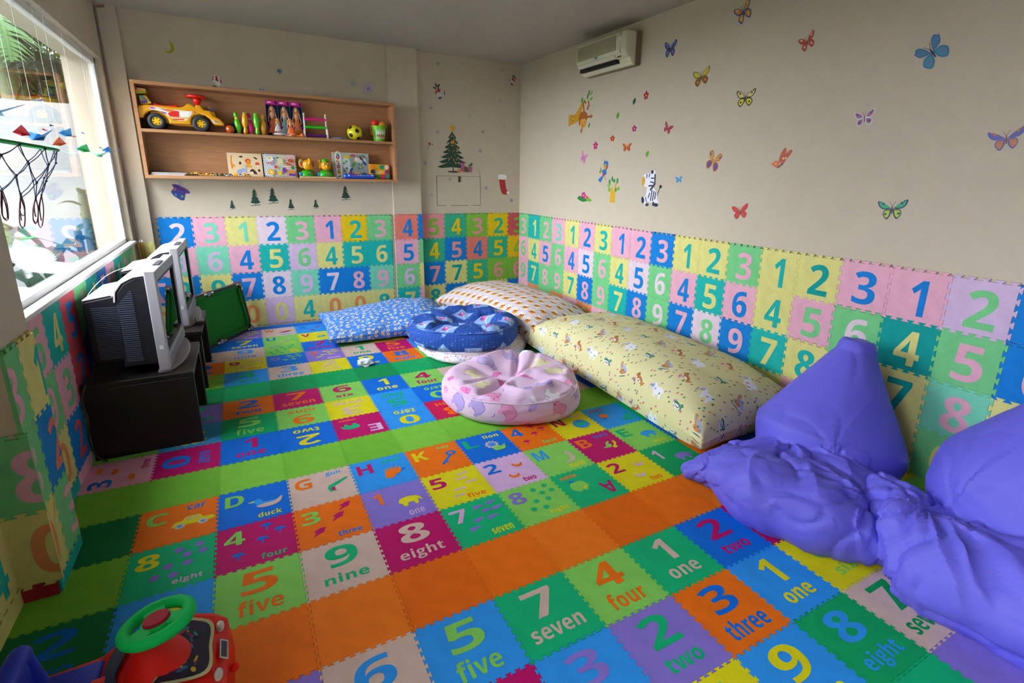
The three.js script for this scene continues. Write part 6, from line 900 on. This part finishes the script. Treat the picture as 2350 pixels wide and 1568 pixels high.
// creases of thin cloth: sharp valleys running out from a gather point, and fine puckers
function puckers(x, y, z, K, n, s, reach, e = 3.5) {
  const dx = x - K[0], dy = y - K[1], dz = z - K[2], r = Math.hypot(dx, dy, dz), a = Math.atan2(dz, dx) + 0.6 * Math.atan2(dy, Math.hypot(dx, dz));
  const w = Math.abs(Math.sin(a * n + 1.6 * noise.noise(x * 5 + s, y * 5, z * 5)));
  return Math.pow(1 - w, e) * Math.min(1, r * 9) * Math.max(0, 1 - r / reach);
}
// raised ridges running out from a gather point
function ridges(x, y, z, K, n, s, reach) {
  const dx = x - K[0], dy = y - K[1], dz = z - K[2], r = Math.hypot(dx, dy, dz), h = Math.hypot(dx, dz) + 1e-6, a = Math.atan2(dz, dx);
  const v = noise.noise(dx / h * n + s, dz / h * n + dy / (r + 0.05) * 1.2, r * 2.2 + s) + 0.14 * noise.noise(x * 7, y * 7 + s, z * 7);
  return Math.pow(Math.max(0, 1 - Math.abs(v) * 2.4), 2) * Math.min(1, r * 7) * Math.max(0, 1 - r / reach);
}
const rip = (x, y, z, f, s) => Math.pow(Math.max(0, 1 - Math.abs(noise.noise(x * f + s, y * f * 1.4, z * f - s)) * 4.5), 2);
{
  const s1 = (x, y, z) => {
    const up = cap(x, y, z, [2.93, 0.20, 0.0], [3.06, 0.645, -0.01], 0.375, 0.10), tip = Math.max(up, (y - 0.715) * 0.8 + (x - 3.06) * 0.1);
    let lo = chain(x, y, z, [[2.15, 0.05, -0.25, 0.04], [2.27, 0.09, -0.10, 0.105], [2.24, 0.10, 0.12, 0.165], [2.32, 0.10, 0.36, 0.15], [2.37, 0.07, 0.55, 0.075]], 0.08);
    lo = sminK(lo, elp(x, y, z, [2.52, 0.09, 0.16], [0.36, 0.155, 0.40], 0.4), 0.07);
    let d0 = Math.min(tip, lo);
    if (Math.abs(d0) < 0.08) {
      const a = tip + 0.014 * puckers(x, y, z, [2.62, 0.10, 0.22], 3, 1, 0.55, 2) - 0.010 * ridges(x, y, z, [2.62, 0.10, 0.22], 2.5, 6, 0.6) + 0.010 * puckers(x, y, z, [3.02, 0.74, 0.0], 3, 7, 0.4, 2) + 0.003 * rip(x, y, z, 5, 2) + 0.003 * noise.noise(x * 9, y * 9, z * 9);
      const b = lo + 0.030 * puckers(x, y, z, [2.58, 0.26, 0.02], 3.6, 3, 0.75) + 0.020 * puckers(x, y, z, [2.20, 0.08, -0.20], 3.4, 9, 0.55) + 0.030 * puckers(x, y, z, [2.46, 0.20, 0.46], 3.5, 5, 0.45) - 0.032 * ridges(x, y, z, [2.58, 0.22, 0.02], 2.4, 3, 0.8) - 0.026 * ridges(x, y, z, [2.46, 0.18, 0.48], 2.6, 8, 0.5) + 0.010 * rip(x + 0.1 * noise.noise(x * 3, y * 3, z * 3), y, z, 3.2, 4) + 0.003 * rip(x, y, z, 10, 8) + 0.008 * noise.noise(x * 6, y * 6, z * 6);
      d0 = sminK(a, b, 0.016);
    }
    return Math.max(d0, -y + 0.001, x - 3.283);
  };
  const b = thing('beanbag', 'violet beanbag with a peaked back beside the green bolster', 'beanbag', 0, 0, 0, 0, 'violet beanbags');
  mesh('cover', bag([2.67, 0.40, 0.13], 0.70, 150, s1), violet, b);
  const s2 = (x, y, z) => {
    const up = cap(x, y, z, [2.97, 0.26, 0.90], [3.02, 0.72, 1.10], 0.41, 0.26);
    let lo = chain(x, y, z, [[2.62, 0.22, 0.44, 0.05], [2.52, 0.15, 0.58, 0.12], [2.40, 0.11, 0.80, 0.17], [2.48, 0.12, 1.08, 0.20], [2.6, 0.12, 1.4, 0.18]], 0.07);
    lo = sminK(lo, elp(x, y, z, [2.66, 0.10, 0.98], [0.34, 0.17, 0.46], 0.1), 0.06);
    const knot = chain(x, y, z, [[2.54, 0.20, 0.53, 0.06], [2.43, 0.20, 0.62, 0.085], [2.42, 0.14, 0.72, 0.07]], 0.04);
    let d0 = Math.min(up, lo, knot);
    if (Math.abs(d0) < 0.08) {
      const a = up + 0.014 * puckers(x, y, z, [2.60, 0.22, 0.70], 3, 1, 0.6, 2) - 0.010 * ridges(x, y, z, [2.60, 0.22, 0.70], 2.5, 6, 0.6) + 0.003 * rip(x, y, z, 5, 2) + 0.003 * noise.noise(x * 9, y * 9, z * 9);
      const b2 = sminK(lo, knot, 0.02) + 0.028 * puckers(x, y, z, [2.48, 0.26, 0.64], 3.6, 3, 0.7) + 0.020 * puckers(x, y, z, [2.60, 0.22, 0.46], 3.4, 9, 0.4) - 0.034 * ridges(x, y, z, [2.50, 0.24, 0.66], 2.2, 13, 0.9) + 0.010 * rip(x + 0.1 * noise.noise(x * 3, y * 3, z * 3), y, z, 3.2, 14) + 0.003 * rip(x, y, z, 10, 18) + 0.008 * noise.noise(x * 6, y * 6, z * 6);
      d0 = sminK(a, b2, 0.016);
    }
    return Math.max(d0, -y + 0.001, x - 3.283);
  };
  const c = thing('beanbag', 'violet beanbag cut off by the right edge of the picture', 'beanbag', 0, 0, 0, 0, 'violet beanbags');
  mesh('cover', bag([2.76, 0.46, 0.98], 0.80, 150, s2), violet, c);
}
// ---------- red ride-on toy in the near corner ----------
{
  const c = thing('ride_on_toy', 'red ride-on toy car with green steering wheel and blue seat in the foreground', 'toy car', 0, 0, 0.045);
  const red = mat('#f01c08', 0.5, { specularIntensity: 0.6 }), blue = mat('#1030cc', 0.5), green = mat('#0cdc68', 0.6, { specularIntensity: 0.4 }), dk = mat('#18181c', 0.6);
  const side = poly([[-0.42, 0.10], [-0.43, 0.19], [-0.40, 0.225], [-0.22, 0.232], [-0.17, 0.265], [-0.10, 0.295], [-0.02, 0.285], [0.045, 0.255], [0.075, 0.225], [0.082, 0.12], [0.065, 0.075], [0.03, 0.07], [0.02, 0.11], [-0.02, 0.14], [-0.06, 0.11], [-0.07, 0.07], [-0.28, 0.07], [-0.29, 0.11], [-0.33, 0.14], [-0.37, 0.11], [-0.38, 0.08]]);
  mesh('body', extr(side, 0.31, 0.028, 8, 4).translate(0, 0, -0.155), red, c);
  mesh('seat', [rbx(-0.345, -0.205, 0.222, 0.246, -0.118, 0.118, 0.02, 3), rbx(-0.232, -0.19, 0.222, 0.244, -0.05, 0.05, 0.01)], blue, c);
  mesh('seat_stop', rbx(-0.222, -0.178, 0.236, 0.262, -0.035, 0.035, 0.008), red, c);
  const back = tube([[-0.335, 0.235, -0.10], [-0.352, 0.32, -0.10], [-0.345, 0.365, -0.075], [-0.345, 0.372, 0], [-0.345, 0.365, 0.075], [-0.352, 0.32, 0.10], [-0.335, 0.235, 0.10]], 0.022, 48, 12);
  mesh('backrest', [back, rbx(-0.358, -0.338, 0.23, 0.36, -0.09, 0.09, 0.008)], blue, c);
  mesh('cowl', lathe([[0.075, 0], [0.062, 0.03], [0.045, 0.055], [0.034, 0.075], [0.03, 0.095], [0, 0.096]], 28).scale(1, 1, 1.15).rotateZ(0.12).translate(-0.075, 0.275, 0.01), red, c);
  const dash = extr(spl([[-0.205, -0.09], [-0.17, -0.115], [-0.15, -0.06], [-0.165, 0.0], [-0.145, 0.07], [-0.18, 0.115], [-0.21, 0.06], [-0.195, 0.0]]), 0.004).rotateX(-Math.PI / 2).rotateZ(0.65);
  mesh('dashboard_sticker', [dash.translate(-0.030, 0.378, 0)], mat('#1c3a58', 0.35), c);
  // windscreen decal with a bright pattern
  const wl = [['#c8c088', spl([[-0.075, -0.11], [0.045, -0.095], [0.055, 0.0], [0.045, 0.095], [-0.075, 0.11], [-0.035, 0.0]])], ['#1c1430', spl([[-0.068, -0.10], [0.038, -0.086], [0.047, 0.0], [0.038, 0.086], [-0.068, 0.10], [-0.028, 0.0]])]];
  for (let k = 0; k < 34; k++) { const t = rr(-1, 1), r = rr(0, 0.04); wl.push([['#8c2c7c', '#2c78a0', '#c8a82c', '#6c1c5c', '#3ca0a8', '#a83c50'][k % 6], ell(-0.01 + rr(-0.03, 0.03), t * 0.078, rr(0.003, 0.014), rr(0.003, 0.010), rr(0, 3), 8)]); }
  mesh('windscreen_sticker', print(wl).rotateX(-Math.PI / 2).rotateZ(-0.30).translate(-0.008, 0.2865, 0), printMat, c);
  mesh('grille_sticker', [print([['#c8c4c0', poly([[-0.034, -0.012], [0.034, -0.012], [0.034, 0.012], [-0.034, 0.012]])], ['#3c3c44', poly([[-0.028, -0.008], [0.028, -0.008], [0.028, 0.008], [-0.028, 0.008]])]]).rotateX(-0.9).rotateY(Math.PI / 2).translate(0.069, 0.244, 0.0)], printMat, c);
  for (const s of [-1, 1]) mesh('headlight', sph(0.016, 0.058, 0.248, s * 0.085, 0.7, 0.6, 1.3, 14), mat('#d0c0b8', 0.2), c);
  mesh('horn', sph(0.012, 0.088, 0.19, 0.02), red, c);
  for (const x of [-0.33, -0.02]) for (const s of [-1, 1]) { const w = mesh('wheel', cyl(0.06, 0.06, 0.04, 0, 0, 0, 28).rotateX(Math.PI / 2).translate(x, 0.06, s * 0.15), dk, c); mesh('hub', cyl(0.03, 0.03, 0.006, 0, 0, 0, 20).rotateX(Math.PI / 2).translate(x, 0.06, s * 0.172), mat('#e8d020', 0.4), w); }
  const sw = mesh('steering_wheel', (() => {
    const ring = new THREE.TorusGeometry(0.070, 0.0155, 16, 56), sh = ell(0, 0, 0.070, 0.070, 0, 40), parts = [ring];
    for (const a of [2.9, 0.75, -1.25]) sh.holes.push(new THREE.Path([...Array(9)].map((_, i) => { const t = a - 0.62 + i * 0.155; return V2(0.057 * Math.cos(t), 0.057 * Math.sin(t)); }).concat([...Array(5)].map((_, i) => { const t = a + 0.42 - i * 0.21; return V2(0.036 * Math.cos(t), 0.036 * Math.sin(t)); }))));
    parts.push(extr(sh, 0.014, 0.003).translate(0, 0, -0.007));
    return join(parts).rotateX(-Math.PI / 2 - 0.10).rotateZ(0.12).translate(-0.058, 0.405, 0.012);
  })(), green, c);
  mesh('horn_button', cyl(0.028, 0.030, 0.008, 0, 0.011, 0, 28).rotateX(-0.10).rotateZ(0.12).translate(-0.058, 0.405, 0.012), mat('#c00c34', 0.7), sw);
}
// ---------- the garden beyond the window ----------
const paving = noiseTex(256, (x, y) => { const v = 0.85 + 0.12 * per(x, y, 30) + 0.1 * per(x, y, 120, 3); return [v, v * 0.985, v * 0.96]; }, true);
struct('ground_outside', bx(-30, XL - 0.26, -0.35, -0.15, -30, 20), new THREE.MeshPhysicalMaterial({ color: 0x33401f, roughness: 0.95, map: paving }));
const outWhite = new THREE.MeshPhysicalMaterial({ color: 0x8c8e8b, roughness: 0.8, map: plasterCol });
struct('garden_wall', [bx(-8, -1.03, -0.15, 2.185, -6.4, -6.2)], outWhite);
struct('house_corner', [bx(-1.03, XL, -0.15, 2.9, -9, -5.6), bx(-0.90, XL - 0.25, -0.15, 2.9, -5.6, ZB - 0.1)], outWhite);
struct('roof_edge', [bx(-0.95, XL - 0.2, 2.46, 2.95, -9, ZF + 2), bx(XL - 0.3, XR + 0.3, 2.96, 3.2, -9, ZF + 2)], mat(0x6c6f68, 0.8));
struct('added_shade_block', [bx(-9, XL - 0.26, -0.15, 5.5, 3.0, 6.5)], mat(0x6e6a64, 0.85));  // unseen block, added only to keep sky light off the garden wall
const leafM = (c) => mat(c, 0.7, { specularIntensity: 0.25, transmission: 0.2, thickness: 0, side: THREE.DoubleSide });
function blade(len, wid, droop, tear = 0) {   // broad leaf along +y bending towards +x
  const n = 18, m = 6, pos = [], idx = [];
  for (let i = 0; i <= n; i++) for (let j = 0; j <= m; j++) {
    const t = i / n, w = wid * Math.pow(Math.sin(Math.PI * Math.min(1, 0.06 + t * 0.94)), 0.7) * (1 - 0.25 * t), s = (j / m - 0.5) * 2;
    const a = droop * t * t, y = len * t * Math.cos(a * 0.7), x = len * t * Math.sin(a * 0.7) + 0.0;
    pos.push(x - 0.25 * w * s * s + 0.0, y + (tear ? tear * Math.sin(i * 2.4) * Math.abs(s) * 0.04 : 0), s * w / 2);
  }
  for (let i = 0; i < n; i++) for (let j = 0; j < m; j++) { const a = i * (m + 1) + j; idx.push(a, a + 1, a + m + 1, a + 1, a + m + 2, a + m + 1); }
  const g = new THREE.BufferGeometry(); g.setAttribute('position', new THREE.Float32BufferAttribute(pos, 3)); g.setIndex(idx); g.computeVertexNormals(); return g;
}
function plant(name, label, x, z, leaves, stemC, group) {
  const p = thing(name, label, 'plant', x, -0.15, z, 0, group);
  leaves.forEach(([ang, len, wid, droop, lift, col, tilt]) => {
    const lf = mesh('leaf', at(blade(len, wid, droop, 0.6), 0, 0, 0, 0, 0, -(tilt ?? 0.2)).rotateY(ang).translate(0, lift, 0), leafM(col), p);
    mesh('stalk', rod([0, 0, 0], [0, lift + 0.02, 0], 0.012), mat(stemC, 0.6), lf);
  });
  return p;
}
plant('banana_plant', 'broad bright green leaves at the lower left window corner', -1.75, -3.9, [[0.4, 0.9, 0.26, 1.4, 0.60, '#29570f', 0.1], [2.2, 0.85, 0.24, 1.3, 0.65, '#2f591a', 0.3], [3.9, 0.9, 0.26, 1.6, 0.60, '#1f4a11', 0.4], [5.3, 0.8, 0.24, 1.2, 0.65, '#365c1f', 0.1], [1.2, 0.7, 0.22, 1.9, 0.55, '#13330f', 0.5]], '#364a1a', 'garden plants');
plant('banana_plant', 'dark green broad-leaved plant in the middle of the window', -1.7, -4.9, [[0.2, 0.8, 0.26, 1.5, 0.55, '#0f2917', 0.3], [1.5, 0.85, 0.24, 1.2, 0.60, '#1a3625', 0.2], [2.8, 0.7, 0.25, 1.7, 0.55, '#0c2113', 0.5], [4.2, 0.8, 0.24, 1.3, 0.55, '#213d1e', 0.3], [5.4, 0.75, 0.26, 1.9, 0.53, '#132c18', 0.5]], '#213617', 'garden plants');
plant('banana_plant', 'grey-green leafy plant below the hanging cranes', -1.45, -5.4, [[0.6, 0.75, 0.22, 1.3, 0.55, '#293d25', 0.2], [2.0, 0.7, 0.22, 1.5, 0.55, '#13291a', 0.4], [3.4, 0.8, 0.2, 1.0, 0.60, '#36452e', 0.1], [4.9, 0.7, 0.24, 1.6, 0.55, '#1a331e', 0.4]], '#293d1a', 'garden plants');
{
  const p = thing('stem_plant', 'tall upright pale green stem plant beside the window jamb', 'plant', -1.12, -0.15, -5.45, 0, 'garden plants');
  [[0, 0, 1.42, 0.045], [0.09, 0.05, 1.12, 0.04], [-0.1, -0.04, 1.05, 0.04]].forEach(([x, z, h, r], i) => { const s = mesh('stem', new THREE.CylinderGeometry(r * 0.8, r, h, 10).translate(x, h / 2, z), mat('#454e2a', 0.6), p); for (let k = 0; k < 4; k++) mesh('leaf', at(blade(0.22, 0.11, 0.8), 0, 0, 0, 0, 0, -0.9).rotateY(k * 1.7 + i).translate(x, h * (0.72 + 0.09 * k), z), leafM(['#2f4521', '#3c4e25'][k % 2]), s); });
}
function frond(len, droop, rise, n, col, wid) {
  const pts = []; for (let i = 0; i <= 14; i++) { const t = i / 14; pts.push([len * (t - 0.18 * droop * t * t), rise * Math.sin(t * 1.6) - droop * len * 0.75 * t * t, 0]); }
  const cv = new THREE.CatmullRomCurve3(pts.map((q) => V3(...q))), out = [new THREE.TubeGeometry(cv, 20, 0.016, 5)];
  const pos = [];
  for (let k = 0; k < n; k++) for (const s of [-1, 1]) {
    const t = 0.14 + 0.85 * k / n, a = cv.getPoint(t), d = cv.getTangent(t), l = wid * Math.sin(Math.PI * (0.16 + 0.8 * t)) * rr(0.85, 1.1), tip = V3(a.x + d.x * l * 0.35, a.y - l * rr(0.35, 0.75), s * l * 0.75), w = d.clone().multiplyScalar(0.022);
    const mid = a.clone().lerp(tip, 0.5); mid.y += l * 0.12;
    const A = a.clone().sub(w), B = a.clone().add(w), M1 = mid.clone().sub(w), M2 = mid.clone().add(w);
    for (const v of [A, B, M2, A, M2, M1, M1, M2, tip]) pos.push(v.x, v.y, v.z);
  }
  const g = new THREE.BufferGeometry(); g.setAttribute('position', new THREE.Float32BufferAttribute(pos, 3)); g.computeVertexNormals();
  return join([...out, g]);
}
function palm(label, x, z, h, turn, cols, trunkR, nf, len) {
  const p = thing('palm_tree', label, 'palm tree', x, -0.15, z, turn, 'palms beyond the garden wall');
  mesh('trunk', lathe([[trunkR * 1.15, 0], [trunkR * 1.0, h * 0.4], [trunkR * 1.05, h * 0.75], [trunkR * 0.7, h], [0, h]], 18), mat('#686b56', 0.7), p);
  mesh('crown_shaft', lathe([[trunkR * 1.0, h * 0.80], [trunkR * 0.98, h * 0.95], [trunkR * 0.5, h * 1.08], [0, h * 1.1]], 18), mat('#4e5f2a', 0.5), p);
  for (let k = 0; k < nf; k++) mesh('frond', frond(len * rr(0.85, 1.1), rr(0.5, 1.1), rr(0.15, 0.6), 34, 0, 0.5).rotateY(k * 2 * Math.PI / nf + rr(-0.2, 0.2)).translate(0, h * 1.04, 0), leafM(cols[k % cols.length]), p);
}
palm('thick-trunked palm tree rising behind the white garden wall', -2.02, -7.7, 3.15, 0.3, ['#294918', '#3f5a1f', '#1d3918', '#545f25'], 0.125, 11, 1.5);
palm('palm with long drooping fronds right of the thick trunk', -1.30, -9.6, 3.5, 1.1, ['#334918', '#293f14', '#49541f'], 0.09, 10, 1.7);
palm('dark palm tree at the far left of the window', -3.4, -8.4, 3.2, 2.1, ['#123323', '#1d3f23', '#142b1d'], 0.10, 11, 1.5);
palm('low palm with yellow-brown fronds behind the garden wall', -1.75, -10.2, 2.6, 0.6, ['#736229', '#5f5a25', '#3f491d'], 0.08, 9, 1.3);
palm('bushy palm between the thick trunk and the window jamb', -1.50, -8.3, 2.75, 0.9, ['#1e3916', '#304b1a', '#27421c'], 0.07, 15, 1.3);
palm('bushy palm left of the thick trunk', -2.75, -9.0, 3.0, 0.2, ['#1c3518', '#27471e', '#354f1e'], 0.08, 15, 1.5);
palm('tall shadowed palm far behind the others', -1.9, -11.5, 4.2, 0.5, ['#1e351a', '#29471e'], 0.1, 15, 1.9);
renderer.render(scene, camera);
